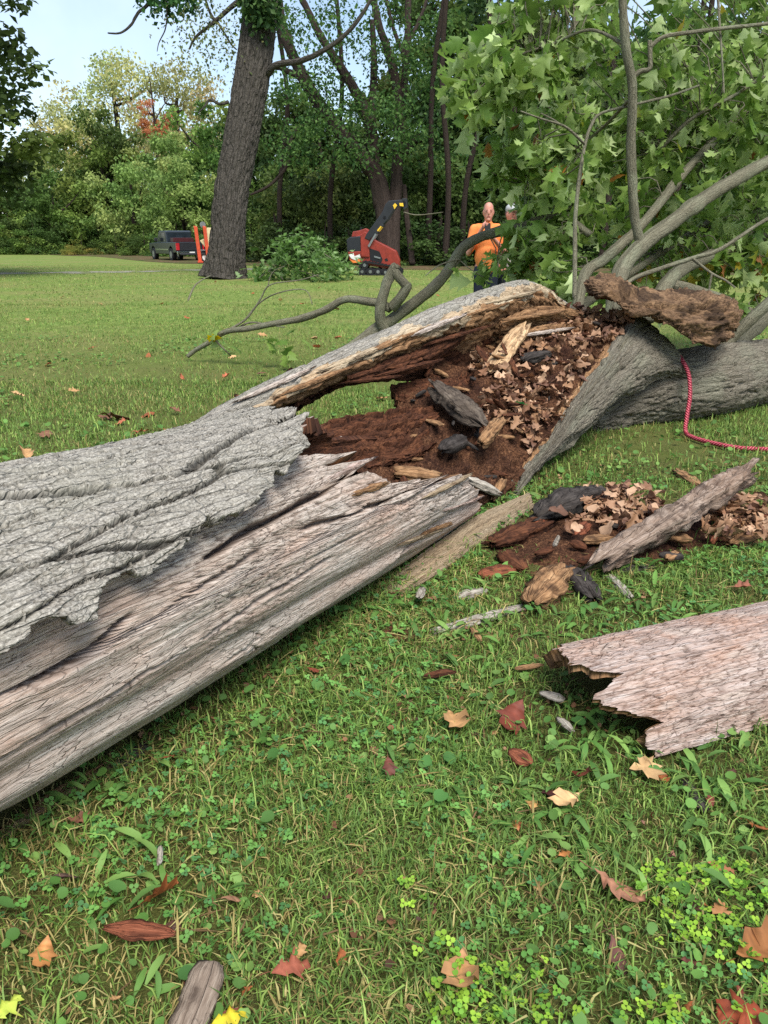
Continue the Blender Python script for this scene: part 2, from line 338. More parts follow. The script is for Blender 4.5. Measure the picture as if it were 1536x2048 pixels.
# ------------------------------------------------------------------ fallen lower trunk
LTH = math.radians(60.8); LSL = -.055
LA = np.array([-.625, 2.116, .368]); LD = np.array([math.cos(LTH), math.sin(LTH), LSL]); LD /= np.linalg.norm(LD)
LN = np.array([-math.sin(LTH), math.cos(LTH), 0.0]); LU = np.cross(LN, LD) * -1
if LU[2] < 0: LU = -LU
LR = .368
def logP(u, v, r):
    u = np.asarray(u); v = np.asarray(v); r = np.asarray(r)
    return LA + LD * u[..., None] + (LU * np.cos(v)[..., None] - LN * np.sin(v)[..., None]) * r[..., None]
def logUV(px, py, R=LR):
    r = ray(px, py); O = np.array([0, 0, CAMH]) - LA
    rp = r - LD * (r @ LD); Op = O - LD * (O @ LD)
    a = rp @ rp; b = 2 * rp @ Op; c = Op @ Op - R * R; dsc = b * b - 4 * a * c
    t = (-b - math.sqrt(max(dsc, 0))) / (2 * a)
    p = O + r * t
    return float(p @ LD), math.atan2(-(p @ LN), p @ LU)

def wood_h(u, v, s=0, blocks=1.0):
    """weathered wood relief in metres and a 0..1 mask of the open checks"""
    vv = v + .012 * fbm(u * 2.2, v * 5, 0, s + 3)
    h = .010 * fbm(u * .7, vv * 16, 0, s, 4, .6) + .0035 * fbm(u * 3.5, vv * 75, 0, s + 1, 4, .6)
    f1, f2, cid = voro(u * 13 + .9 * fbm(u * 9, v * 20, 0, s + 8), vv * 58 + .5 * vn(u * 12, v * 40, 0, s + 9), s + 2)
    reg = sst(-.15, .3, fbm(u * 1.3, v * 2.6, 0, s + 4) + .35 * (blocks - .5))
    ck = (1 - sst(.02, .13, f2 - f1)) * reg
    g1, g2, _ = voro(u * 3.2 + .6 * fbm(u * 4, v * 9, 0, s + 6), vv * 26, s + 5)
    ck2 = 1 - sst(.0, .07, g2 - g1)
    h = h - .005 * ck - .008 * ck2 * sst(-.1, .25, fbm(u * 2, v * 4, 0, s + 11)) + .0018 * (cid - .5) * reg
    return h, np.clip(ck * .8 + ck2 * .5, 0, 1)
def bark_h(u, v, s=0, k=1.0, mask=False):
    """thick flaking bark: long plates, deep interlaced furrows, layered scales"""
    v2 = v + .035 * fbm(u * 2.3, v * 5, 0, s, 3) + .003 * fbm(u * 14, v * 22, 0, s + 20, 4, .6); u2 = u + .06 * fbm(u * 2.7, v * 9, 0, s + 1, 4)
    f1, f2, cid = voro(u2 * 1.25 * k, v2 * 11.5 * k, s + 2); pl = sst(.0, .09, f2 - f1)
    t = (fbm(u2 * 2.2 * k, v2 * 10 * k, 0, s + 3, 5, .6) + 1) * 5.5; tq = np.floor(t) + sst(.82, 1.0, t - np.floor(t))
    q1, q2, qid = voro(u2 * 5 * k + .4 * vn(u * 30, v * 50, 0, s + 4), v2 * 36 * k, s + 6)
    a1, a2, aid = voro(u2 * 22 * k + .5 * vn(u * 50, v * 80, 0, s + 14), v2 * 85 * k, s + 15)
    h = .026 * (pl - 1) + .007 * (cid - .5) + .0026 * (tq - 5.5) + .005 * (sst(0, .14, q2 - q1) - 1) + .003 * (qid - .5) + .0025 * (sst(0, .25, a2 - a1) - 1) + .002 * (aid - .5)
    h = h + .003 * fbm(u * 22 * k, v * 60 * k, 0, s + 9, 5, .62)
    return (h, np.clip(1 - sst(.02, .10, f2 - f1) * (.45 + .55 * sst(0, .10, q2 - q1)), 0, 1)) if mask else h

trunk = empty('fallen_log', (float(LA[0]), float(LA[1]), 0))
top(trunk, 'thick broken grey log on the grass, bark half peeled off its bare cracked wood', 'log')
# lower edge of the bark sheet, traced as angle(u)
bpx = [(-330, 1490), (-120, 1370), (0, 1302), (60, 1276), (120, 1250), (158, 1240), (176, 1196), (205, 1182), (250, 1162), (300, 1132), (342, 1104), (350, 1082), (388, 1062), (400, 1050), (425, 1056), (480, 1036), (540, 1000), (548, 966), (572, 944), (606, 914), (600, 888), (600, 868), (597, 850)]
buv = [logUV(x, y, LR + .02) for x, y in bpx]; bu = np.maximum.accumulate([q[0] for q in buv] + np.arange(len(buv)) * 1e-4); bv = np.array([q[1] for q in buv])
# broken end of the shell as a function of the angle round the trunk
endpx = [(597, 852), (600, 900), (640, 925), (690, 898), (722, 893), (748, 912), (700, 950), (742, 936), (800, 962), (812, 998), (838, 985), (905, 950), (935, 946), (962, 985), (968, 1012), (940, 1050), (890, 1085)]
euv = [logUV(*q) for q in endpx]
ev = np.array([q[1] for q in euv]); eu = np.array([q[0] for q in euv])
o_ = np.argsort(ev); ev, eu = ev[o_], eu[o_]
ev = np.concatenate([[-math.pi, -2.0, -1.65, -1.40, min(-1.15, ev[0] - .16), ev[0] - .04], ev, [ev[-1] + .3, 2.4, math.pi]])
eu = np.concatenate([[2.1, 2.4, 2.5, 2.2, 1.35, eu[0] + .05], eu, [eu[-1] - .08, 1.9, 2.1]])
def u_end(v, s=0):
    b = np.interp(v, ev, eu)
    j1, j2, cid = voro(v * LR * 30, 3.0 + 0 * v, s + 31)
    return b + .06 * (cid - .5) + .03 * fbm(v * 30, 1.0 + 0 * v, 0, s + 1, 4, .7)
U0 = -1.5
vfine = np.concatenate([np.linspace(-math.pi, -1.2, 26, endpoint=False), np.linspace(-1.2, -.75, 90, endpoint=False), np.linspace(-.75, 2.15, 226, endpoint=False), np.linspace(2.15, math.pi, 16, endpoint=False)])
NU = 470
tt = np.linspace(0, 1, NU)[:, None]; vg = np.repeat(vfine[None], NU, 0)
ug = U0 + tt * (u_end(vfine)[None] - U0)
vg = vg + np.exp(-((vg + .95) / .18) ** 2) * (.10 * fbm(ug * 7, 3.0 + 0 * ug, 0, 77, 4, .65) + .06 * (voro(ug * 9, 1.0 + 0 * ug, 78)[2] - .5)) * sst(.3, .7, ug)
va = vg * LR
h, ck = wood_h(ug, va, 11, .2 + .9 * sst(-.2, 1.4, ug))
# long splits, traced along the grain
def split(pts, w, depth):
    q = np.array([logUV(*p) for p in pts]); vc = np.interp(ug, q[:, 0], q[:, 1]); m = (ug > q[0, 0]) & (ug < q[-1, 0])
    d = (vg - vc) * LR + .016 * fbm(ug * 5, 2.0 + 0 * va, 0, 44, 5, .6); w = w * (.75 + .7 * vn(ug * 6, 1.0 + 0 * ug, 0, 45)); e = sst(0, .1, ug - q[0, 0]) * sst(0, .1, q[-1, 0] - ug)
    return m * e * np.exp(-(np.abs(d) / np.maximum(w, .0015)) ** 3) * depth, m * e * sst(0, .02, d) * (1 - sst(.02, .16, d))
for pts, w, dp, st in [([(-150, 1480), (0, 1402), (80, 1368), (180, 1312), (235, 1262), (300, 1215)], .007, .05, .005), ([(408, 1118), (520, 1052), (640, 985), (742, 912)], .008, .06, .009),
                       ([(250, 1290), (420, 1165), (560, 1085)], .006, .02, .002), ([(560, 1300), (700, 1200), (850, 1085), (930, 1010)], .008, .03, -.010), ([(-100, 1600), (200, 1420), (500, 1230), (690, 1110)], .006, .016, -.002), ([(600, 1060), (760, 1010), (900, 965)], .007, .03, .006)]:
    a, b = split(pts, w, dp); h = h - a + b * st; ck = np.maximum(ck, np.clip(a / .02, 0, 1))
# ledge and hollow along the lower flank, and a softly fluted section
fl = vg * 57.3
h += .006 * np.exp(-((fl - 92) / 7) ** 2) - .012 * np.exp(-((fl - 108) / 5) ** 2) + .012 * np.exp(-((fl - 119) / 5) ** 2) + .003 * np.sin(vg * 7 + .6 * ug) * sst(.3, 1.0, vg)
# a broad sunken strip of bare inner wood below the bark edge
bw = fbm(ug * .9, va * 2, 0, 71, 3); h -= .010 * sst(.0, .3, bw)
rr = LR - .022 + h
VO = logP(ug, vg, rr)
# inner surface
hi = .020 * fbm(ug * 2.2, va * 18, 0, 51, 5, .6) + .012 * fbm(ug * 9, va * 50, 0, 52, 4)
th = (.045 + .02 * vn(va * 6, ug * 2, 0, 53)) * (1 - .72 * np.exp(-((vg + .95) / .25) ** 2)); rin = rr - np.maximum(th - hi, .012)
VI = logP(ug - .012 * tt, vg, rin)
NV = len(vfine)
Fo = gridF(NU, NV, True, 0, True); j = np.arange(NV); e0 = (NU - 1) * NV; nO = NU * NV
rows = np.r_[np.arange(int(NU * .45), NU - 1, 3), NU - 1]; cols_ = np.arange(0, NV, 2)
VI2 = VI[rows][:, cols_]; nI = VI2.shape[0] * VI2.shape[1]; Fi = gridF(len(rows), len(cols_), True, nO + NV, False)
fe_m = np.where(vfine < .1, 1, 2); Fe = np.stack([e0 + j, e0 + (j + 1) % NV, nO + (j + 1) % NV, nO + j], 1)
fo_u = ug[:-1].ravel(); fo_v = vg[:-1].ravel(); Fo = Fo[~((fo_v > -1.6) & (fo_u < bu[-1] - .14) & (fo_v < np.interp(fo_u, bu, bv) - .32))]
Fall = np.concatenate([Fo, Fi, Fe]); mi = np.concatenate([np.zeros(len(Fo)), np.ones(len(Fi)), fe_m]).astype(int)
uv0 = np.stack([ug, va], -1); ck0 = np.stack([ck, ck, ck], -1)
me = fmesh('bare_wood_shell', np.concatenate([VO.reshape(-1, 3), VI[-1], VI2.reshape(-1, 3)]), Fall, [WOOD, ROT, OCHRE], np.concatenate([uv0.reshape(-1, 2), uv0[-1], uv0[rows][:, cols_].reshape(-1, 2)]), np.concatenate([ck0.reshape(-1, 3), ck0[-1], ck0[rows][:, cols_].reshape(-1, 3) * .6]), mi)
world_part(link('bare_wood_shell', me), trunk)['label'] = 'bare pinkish grey cracked wood of the trunk'

# bark sheet: its lower edge traced as a curve angle(u)
nu, nv = 500, 290
us = np.linspace(U0, bu[-1], nu)
vl = np.interp(us, bu, bv) + .035 * fbm(us * 12, 2.0 + 0 * us, 0, 61, 5, .5) + .09 * (voro(us * 7, 1.5 + 0 * us, 62)[2] - .5) + .04 * (voro(us * 19, 1.5 + 0 * us, 67)[2] - .5)
vh = np.full(nu, -1.75)
s_ = np.linspace(0, 1, nv)[None]
vb = vh[:, None] + s_ * (vl - vh)[:, None]
# ragged end of the sheet
ue = .06 * fbm(vb * 9, 4.0 + 0 * vb, 0, 63, 4, .7) + .05 * (voro(vb * 9, 2.0 + 0 * vb, 64)[2] - .5)
ub = us[:, None] + ue * sst(.75, 1, np.linspace(0, 1, nu))[:, None]
hb, bck = bark_h(ub, vb * LR, 21, 1.0, True)
lift = .026 * sst(.10, 0, (vl[:, None] - vb) * LR) * (1 + vn(ub * 7, vb * 0, 0, 65)) + .012 * sst(.9, 1, np.linspace(0, 1, nu))[:, None]
rb = LR + .044 + hb + lift
VB = logP(ub, vb, rb)
# thick ragged rim tucked back under the sheet along the lower edge and the end
rim = [logP(ub[:, -1], vb[:, -1] - k1 / LR + .01 * vn(us * 40, k1 * 50, 0, 66), rb[:, -1] - k2) for k1, k2 in ((.002, .012), (.012, .026), (.05, .04))]
VBr = np.concatenate([VB] + [q[:, None] for q in rim], 1); nvr = nv + 3
ubr = np.concatenate([ub] + [ub[:, -1:]] * 3, 1); vbr = np.concatenate([vb] + [vb[:, -1:] - .02 * q for q in (1, 2, 3)], 1)
erim = [logP(ubr[-1] - k1, vbr[-1], np.concatenate([rb[-1], rb[-1][-1:].repeat(3)]) - k2) for k1, k2 in ((.004, .015), (.02, .03), (.07, .05))]
VBr = np.concatenate([VBr] + [q[None] for q in erim], 0)
ubr = np.concatenate([ubr] + [ubr[-1:]] * 3, 0); vbr = np.concatenate([vbr] + [vbr[-1:]] * 3, 0)
fb = gridF(nu + 3, nvr, False, 0, True)
bcr = np.zeros(ubr.shape); bcr[:nu, :nv] = bck; me = fmesh('bark_sheet', VBr, fb, BARK, np.stack([ubr, vbr * LR], -1), np.stack([bcr] * 3, -1))
world_part(link('bark_sheet', me), trunk)['label'] = 'thick flaking pale grey bark with a ragged overhanging edge'
# remnants of bark still stuck lower down
def uvpatch(name, poly, mat, thick, seed):
    q = np.array([logUV(*p) for p in poly]); a = cat1(q[:len(q) // 2], 70); b = cat1(q[len(q) // 2:][::-1], 70)
    s = np.linspace(0, 1, 24)[None, :, None]; uv = a[:, None] * (1 - s) + b[:, None] * s
    uv = uv + .012 * np.stack([fbm(uv[..., 0] * 30, uv[..., 1] * 20, 0, seed), fbm(uv[..., 0] * 30, uv[..., 1] * 20, 0, seed + 5)], -1)
    ed = np.minimum(np.minimum(np.linspace(0, 1, 70), np.linspace(1, 0, 70))[:, None] * 12, np.minimum(np.linspace(0, 1, 24), np.linspace(1, 0, 24))[None] * 5)
    r = LR - .028 + (thick + .008) * sst(0, .5, ed) + .5 * wood_h(uv[..., 0], uv[..., 1] * LR, seed)[0]
    return world_part(link(name, fmesh(name, logP(uv[..., 0], uv[..., 1], r), gridF(70, 24, False, 0, True), mat, np.stack([uv[..., 0], uv[..., 1] * LR], -1), np.zeros((70 * 24, 3)))), trunk)

# generic loft part: columns of control points (pixel, depth)
def lpart(name, rows, mats, nu, nv, parent, disp, msplit=None, closed=False, thick=.0, edge=None, seed=0, label=None, cap=False):
    C = np.array([[D(*p) for p in r] for r in rows])
    if closed:
        C = np.concatenate([C[:, -1:], C, C[:, :2]], 1); m = C.shape[1]
        A = cat1(C, nu); A = np.swapaxes(A, 0, 1); V = np.swapaxes(cat1(A, np.linspace(1, m - 2, nv, endpoint=False)), 0, 1)
    else:
        if edge is not None:
            sv = np.linspace(0, 1, nv); su = np.linspace(0, 1, nu)
            j0 = edge * np.abs(fbm(sv * 14, seed + 0 * sv, 0, seed + 1, 4, .7)); j1 = edge * np.abs(fbm(sv * 14, seed + 3 + 0 * sv, 0, seed + 2, 4, .7))
            k0 = edge * 2 * np.abs(fbm(su * 30, seed + 0 * su, 0, seed + 3, 4, .7)); k1 = edge * 2 * np.abs(fbm(su * 30, seed + 5 + 0 * su, 0, seed + 4, 4, .7))
            L0 = loft(C, nu, nv); Uq = j0[None] + su[:, None] * (1 - j0 - j1)[None]; Vq = k0[:, None] + sv[None] * (1 - k0 - k1)[:, None]
            fu = Uq * (nu - 1); fv = Vq * (nv - 1); iu = np.clip(fu.astype(int), 0, nu - 2); iv = np.clip(fv.astype(int), 0, nv - 2); a = (fu - iu)[..., None]; b = (fv - iv)[..., None]
            V = (L0[iu, iv] * (1 - a) + L0[iu + 1, iv] * a) * (1 - b) + (L0[iu, iv + 1] * (1 - a) + L0[iu + 1, iv + 1] * a) * b
        else: V = loft(C, nu, nv)
    uu = arclen(V, 0).mean(1)[:, None] * np.ones((1, nv)); ww = arclen(V, 1).mean(0)[None] * np.ones((nu, 1))
    n = gnorm(V, closed); sgn = 1.0
    if (closed and (n * (V - V.mean((0, 1)))).sum() < 0) or (not closed and (n * (np.array([0, 0, CAMH]) - V)).sum() < 0): n = -n; sgn = -1.0
    r = disp(uu, ww, V); h, ck = r if isinstance(r, tuple) else (r, 0 * r)
    V2 = V + n * h[..., None]
    uvw = np.stack([uu, ww], -1).reshape(-1, 2); cc = np.stack([ck] * 3, -1).reshape(-1, 3)
    f = gridF(nu, nv, closed, 0, sgn < 0); mi = None
    if msplit is not None:
        jm = np.tile(np.arange(nv if closed else nv - 1), nu - 1) / nv; im = np.repeat(np.arange(nu - 1), nv if closed else nv - 1) / nu
        wob = .06 * vn(im * 40, jm * 5, 0, seed + 9); mi = np.searchsorted(np.array(msplit), jm + wob)
        mi = np.minimum(mi, len(mats) - 1)
    if thick:
        t2 = thick * (1 + .5 * vn(uu * 9, ww * 9, 0, seed + 8)); V3 = V2 - n * t2[..., None]; off = nu * nv
        f2 = gridF(nu, nv, closed, off, sgn > 0)
        i = np.arange(nu - 1); j = np.arange(nv - 1); es = []
        if not closed:
            es += [np.stack([i * nv, off + i * nv, off + (i + 1) * nv, (i + 1) * nv], 1), np.stack([i * nv + nv - 1, (i + 1) * nv + nv - 1, off + (i + 1) * nv + nv - 1, off + i * nv + nv - 1], 1)]
        e0 = (nu - 1) * nv
        es += [np.stack([j, j + 1, off + j + 1, off + j], 1), np.stack([e0 + j, off + e0 + j, off + e0 + j + 1, e0 + j + 1], 1)]
        last = len(mats) - 1
        mi = np.concatenate([mi if mi is not None else np.zeros(len(f)), np.full(len(f2) + sum(map(len, es)), last)]).astype(int)
        f = np.concatenate([f, f2] + es); V2 = np.concatenate([V2.reshape(-1, 3), V3.reshape(-1, 3)]); uvw = np.concatenate([uvw, uvw]); cc = np.concatenate([cc, cc])
    elif cap:
        V2[0] = V2[0].mean(0) * .9 + V2[0] * .1; V2[-1] = V2[-1].mean(0) * .9 + V2[-1] * .1
    o = link(name, fmesh(name, V2, f, mats, uvw, cc, mi)); 
    if parent is not None: world_part(o, parent)
    if label: o['label'] = label
    return o
def d_wood(s, k=1.0, blocks=.6):
    def f(u, w, V):
        h, c = wood_h(u, w, s, blocks); return h * k, c
    return f
def d_rot(s, k=1.0):
    def f(u, w, V):
        h = .030 * fbm(u * 2.2, w * 16, 0, s, 5, .6) + .014 * fbm(u * 7, w * 40, 0, s + 1, 4, .6); g1, g2, c = voro(u * 6, w * 30, s + 2)
        return k * (h - .012 * (1 - sst(0, .15, g2 - g1)) + .012 * (c - .5)), 1 - sst(0, .2, g2 - g1)
    return f
def d_bark(s, k=1.0):
    return lambda u, w, V: k * bark_h(u, w, s)

# smooth slab split from the underside of the trunk
lpart('split_slab', [[(-170, 1752, 1.66), (-160, 1764, 1.63), (-150, 1776, 1.62), (-130, 1780, 1.70)], [(50, 1618, 1.84), (58, 1630, 1.80), (66, 1640, 1.79), (84, 1644, 1.88)], [(240, 1504, 2.06), (247, 1512, 2.03), (256, 1520, 2.02), (272, 1520, 2.10)], [(440, 1398, 2.36), (445, 1404, 2.33), (455, 1412, 2.33), (470, 1410, 2.42)], [(590, 1292, 2.68), (605, 1300, 2.64), (625, 1306, 2.62), (640, 1300, 2.74)], [(700, 1213, 2.96), (715, 1222, 2.90), (735, 1232, 2.86), (755, 1225, 3.0)],
                     [(800, 1138, 3.2), (815, 1152, 3.12), (838, 1168, 3.06), (850, 1165, 3.2)], [(880, 1080, 3.42), (890, 1102, 3.32), (902, 1128, 3.26), (915, 1125, 3.4)], [(955, 1030, 3.66), (962, 1052, 3.56), (970, 1078, 3.5), (980, 1080, 3.62)],
                     [(1015, 1003, 3.88), (1020, 1022, 3.78), (1026, 1046, 3.74), (1035, 1046, 3.86)], [(1060, 984, 4.0), (1064, 994, 3.92), (1068, 1012, 3.9), (1072, 1016, 4.0)]],
      [SAPW, OCHRE], 380, 40, trunk, lambda u, w, V: (.4 * wood_h(u, w, 33, .1)[0] + .006 * fbm(u * 2.0, w * 30, 0, 36), .25 * wood_h(u, w, 33, .1)[1]), None, False, .025, .03, 33, 'smooth tan slab split away under the trunk')

# ------------------------------------------------------------------ fallen upper tree: hollow, split open, with its crown
ft = empty('fallen_tree', (2.2, 5.6, 0))
top(ft, 'hollow split upper trunk of the fallen tree with leafy green crown, resting on the grass', 'fallen tree')
PALEW = m_wood('pale torn rim wood', [S(136, 112, 84), S(188, 166, 134), S(212, 196, 168)], S(180, 140, 100), S(70, 48, 34), .5)
# far wall of the hollow: bark strip on the rim, torn ochre wood inside
W = lambda r, b, m, lo, d: [(r[0] + 14, r[1] + 62, d + .30), (r[0] - 6, r[1] + 14, d + .16), (r[0], r[1], d + .03), (b[0], b[1], d - .03), (m[0], m[1], d + .16), (lo[0], lo[1], d + .12)]
lpart('split_wall', [W((338, 876), (346, 882), (352, 886), (360, 888), 3.5), W((470, 797), (487, 833), (497, 846), (505, 854), 3.75), W((640, 716), (655, 757), (655, 772), (640, 786), 4.1), W((780, 655), (800, 692), (800, 725), (770, 766), 4.45),
                     W((890, 606), (925, 640), (905, 700), (880, 766), 4.78), W((990, 574), (1020, 606), (1015, 680), (980, 762), 5.08), W((1055, 560), (1075, 590), (1090, 660), (1075, 730), 5.3), W((1108, 588), (1120, 606), (1130, 650), (1120, 710), 5.45), W((1172, 632), (1176, 640), (1180, 660), (1175, 690), 5.6)],
      [BARK, PALEW, OCHRE, ROT], 310, 92, ft, lambda u, w, V: (np.where(w < .46 * w.max(), .75 * bark_h(u, w, 41), d_rot(42, 1.2)(u, w, V)[0]), np.where(w < .46 * w.max(), 0, d_rot(42)(u, w, V)[1] * .8)), [.50, .585, .80], False, .03, .03, 43, 'raised torn wall of the hollow with bark rim')
# layered orange splinters at the end of the wall
for q, (rows) in enumerate([[[(1000, 640, 5.0), (1000, 655, 4.98), (1000, 668, 5.05)], [(1060, 615, 5.15), (1060, 634, 5.12), (1060, 655, 5.2)], [(1120, 612, 5.3), (1122, 630, 5.27), (1120, 648, 5.35)], [(1168, 622, 5.45), (1170, 633, 5.42), (1168, 645, 5.5)]],
                            [[(1030, 668, 5.0), (1032, 680, 4.98), (1034, 690, 5.05)], [(1075, 650, 5.1), (1077, 664, 5.08), (1077, 680, 5.15)], [(1125, 645, 5.25), (1127, 660, 5.22), (1127, 674, 5.3)], [(1150, 650, 5.35), (1152, 658, 5.32), (1150, 666, 5.4)]],
                            [[(700, 752, 4.2), (702, 760, 4.18), (702, 768, 4.25)], [(760, 722, 4.38), (764, 740, 4.34), (764, 756, 4.42)], [(850, 690, 4.62), (854, 712, 4.58), (854, 735, 4.68)], [(930, 655, 4.85), (932, 668, 4.82), (932, 680, 4.9)]]]):
    lpart('torn_layer', rows, [OCHRE if q < 2 else ROT], 120, 26, ft, d_rot(60 + q, .8), None, False, .02, .05, 60 + q)
# rot bed filling the hollow
bed = [[(610, 905, 3.72), (690, 935, 3.55), (770, 965, 3.5), (850, 1000, 3.6), (900, 1040, 3.75)], [(740, 905, 3.9), (800, 930, 3.85), (870, 955, 3.85), (950, 985, 3.92), (1012, 1006, 4.05)], [(790, 850, 4.2), (850, 868, 4.15), (910, 885, 4.15), (980, 905, 4.2), (1042, 952, 4.22)],
       [(800, 790, 4.55), (870, 800, 4.48), (940, 822, 4.42), (1020, 842, 4.45), (1096, 884, 4.46)], [(850, 735, 4.9), (920, 750, 4.8), (1000, 765, 4.7), (1075, 785, 4.72), (1146, 806, 4.75)], [(950, 700, 5.2), (1010, 700, 5.1), (1070, 706, 5.0), (1130, 722, 5.02), (1196, 735, 5.05)],
       [(1070, 655, 5.5), (1110, 655, 5.42), (1150, 656, 5.36), (1195, 664, 5.34), (1246, 672, 5.28)], [(1130, 630, 5.75), (1160, 630, 5.72), (1195, 632, 5.68), (1235, 636, 5.6), (1275, 642, 5.45)]]
def d_bed(u, w, V):
    f1, f2, c = voro(u * 22 + .5 * fbm(u * 20, w * 20, 0, 75), w * 34, 74)
    return .06 * fbm(u * 5, w * 5, 0, 71, 5, .6) + .024 * fbm(u * 26, w * 34, 0, 72, 4, .65) + .02 * (c - .5) + .012 * (voro(u * 48, w * 60, 73)[2] - .5)
BEDC = np.array([[D(*p) for p in r] for r in bed])
lpart('rotted_core', bed, [MULCH], 260, 150, ft, d_bed, None, False, .0, None, 71, 'dark brown crumbling rot filling the hollow')
# ragged dark lip of the bed on the far side, over the grass
lpart('ragged_lip', [[(778, 770, 4.62), (784, 780, 4.55), (790, 800, 4.5)], [(830, 762, 4.66), (836, 780, 4.58), (842, 812, 4.5)], [(890, 752, 4.72), (896, 782, 4.6), (900, 820, 4.5)], [(950, 745, 4.8), (955, 780, 4.66), (958, 820, 4.55)]], [ROT], 90, 50, ft, d_rot(81, 1.3), None, False, .03, .07, 81)
# inner far wall of the lower trunk, red-brown fibrous
lpart('fibrous_wall', [[(588, 862, 3.62), (592, 882, 3.55), (600, 906, 3.5), (610, 925, 3.45)], [(680, 842, 3.85), (688, 868, 3.75), (696, 900, 3.66), (705, 935, 3.55)], [(760, 830, 4.05), (768, 856, 3.95), (778, 890, 3.86), (790, 930, 3.76)], [(820, 820, 4.25), (828, 844, 4.15), (838, 872, 4.06), (848, 905, 3.95)], [(868, 816, 4.4), (874, 834, 4.32), (880, 856, 4.22), (886, 880, 4.12)]],
      [ROT], 170, 76, ft, d_rot(85, 1.8), None, False, .025, .03, 85, 'fibrous red-brown rotted wood')
# near wall of the hollow: bark flange facing the camera side
lpart('bark_flange', [[(1000, 994, 4.1), (1014, 1000, 4.08), (1024, 1000, 4.06), (1031, 996, 4.1), (1030, 985, 4.2)], [(1026, 952, 4.28), (1044, 950, 4.22), (1058, 953, 4.2), (1066, 955, 4.27), (1064, 952, 4.4)], [(1084, 872, 4.5), (1102, 876, 4.44), (1114, 884, 4.42), (1127, 895, 4.48), (1132, 892, 4.66)], [(1136, 796, 4.8), (1156, 800, 4.72), (1172, 815, 4.7), (1188, 832, 4.76), (1196, 834, 4.98)],
                      [(1186, 722, 5.08), (1208, 728, 5.0), (1228, 752, 4.98), (1246, 782, 5.06), (1258, 790, 5.26)], [(1232, 660, 5.35), (1252, 668, 5.24), (1278, 705, 5.22), (1298, 745, 5.28), (1312, 765, 5.46)], [(1258, 632, 5.55), (1276, 638, 5.42), (1308, 685, 5.4), (1336, 730, 5.44), (1350, 760, 5.58)], [(1290, 640, 5.75), (1310, 650, 5.62), (1350, 690, 5.58), (1386, 740, 5.62), (1402, 780, 5.74)]],
      [OCHRE, BARKD], 240, 84, ft, lambda u, w, V: 1.0 * bark_h(u, w, 91, 1.4) + .03 * fbm(u * 3, w * 6, 0, 92), [.15], False, .035, .02, 91, 'grey bark wall on the near side of the hollow')
# whole trunk going off to the right
def dtr(u, a, r): return 1.15 * bark_h(u, a * .29, 101, 1.3) + .02 * fbm(u * 2, a * 2, 0, 102) + .06 * sst(1.0, .2, u) * fbm(u * 5, a * 3, 0, 103, 5, .6)
tk = [D(1165, 835, 5.55), D(1225, 806, 5.72), D(1305, 782, 5.86), D(1400, 766, 6.0), D(1536, 744, 6.55), D(1660, 730, 7.2), D(1820, 715, 8.2)]
V, uv = tubeV(tk, [.15, .20, .265, .29, .275, .26, .24], 340, 160, dtr)
world_part(link('trunk', fmesh('trunk', V, gridF(340, 160, True), BARKD, uv)), ft)['label'] = 'grey-brown furrowed bark trunk'
# torn stub lying across the top of the trunk, dark hollow beneath
def d_stub(u, w, V):
    x, y, z = V[..., 0], V[..., 1], V[..., 2]; t = (fbm(x * 3, y * 3 + z * 2, z * 14, 111, 4, .6) + 1) * 6; tq = np.floor(t) + sst(.75, 1, t - np.floor(t))
    g1, g2, c = voro(x * 4.5 + y * 2, z * 42 + .5 * fbm(x * 9, y * 9, z * 9, 114), 115)
    return .030 * fbm(x * 5, y * 5, z * 12, 116, 4, .6) + .016 * (tq - 6) + .026 * (c - .5) - .016 * (1 - sst(0, .16, g2 - g1)) + .008 * fbm(x * 22, y * 22, z * 80, 112, 4, .65), sst(0, .3, fbm(u * 7, w * 9, 0, 113))
lpart('torn_stub', [[(1180, 552, 5.5), (1168, 560, 5.36), (1172, 578, 5.3), (1184, 582, 5.42), (1190, 572, 5.6)], [(1222, 548, 5.62), (1198, 560, 5.28), (1208, 594, 5.2), (1240, 600, 5.45), (1245, 585, 5.75)], [(1275, 566, 5.7), (1246, 580, 5.25), (1258, 622, 5.16), (1285, 612, 5.45), (1290, 600, 5.85)], [(1335, 583, 5.75), (1312, 594, 5.22), (1318, 642, 5.18), (1330, 618, 5.5), (1335, 610, 5.9)],
                    [(1400, 588, 5.8), (1384, 602, 5.27), (1380, 684, 5.30), (1392, 640, 5.55), (1398, 620, 5.95)], [(1452, 602, 5.85), (1446, 612, 5.38), (1436, 696, 5.42), (1440, 670, 5.6), (1445, 640, 5.95)], [(1480, 624, 5.78), (1484, 636, 5.52), (1478, 660, 5.5), (1474, 662, 5.62), (1474, 650, 5.8)]],
      [STUBM, BARKD, ROT], 220, 140, ft, d_stub, None, True, 0, None, 111, 'torn rotten stub bridging the trunk', True)
stub = ft.children[-1]
# assign: upper side dark bark, underside rot
_me = stub.data; _nz = np.zeros(len(_me.polygons) * 3); _me.polygons.foreach_get('normal', _nz); _nz = _nz.reshape(-1, 3); _cz = np.zeros(len(_me.polygons) * 3); _me.polygons.foreach_get('center', _cz); _cz = _cz.reshape(-1, 3)
if (_nz * (_cz - _cz.mean(0))).sum() < 0: _me.flip_normals(); _nz = -_nz
_w = .25 * fbm(_cz[:, 0] * 9, _cz[:, 1] * 9, _cz[:, 2] * 9, 5, 3)
_me.polygons.foreach_set('material_index', np.where(_nz[:, 2] + _w > .38, 1, np.where((_nz[:, 2] + _w < -.2) | (_cz[:, 0] + _w * .8 > 2.30), 2, 0)).astype(np.int32))

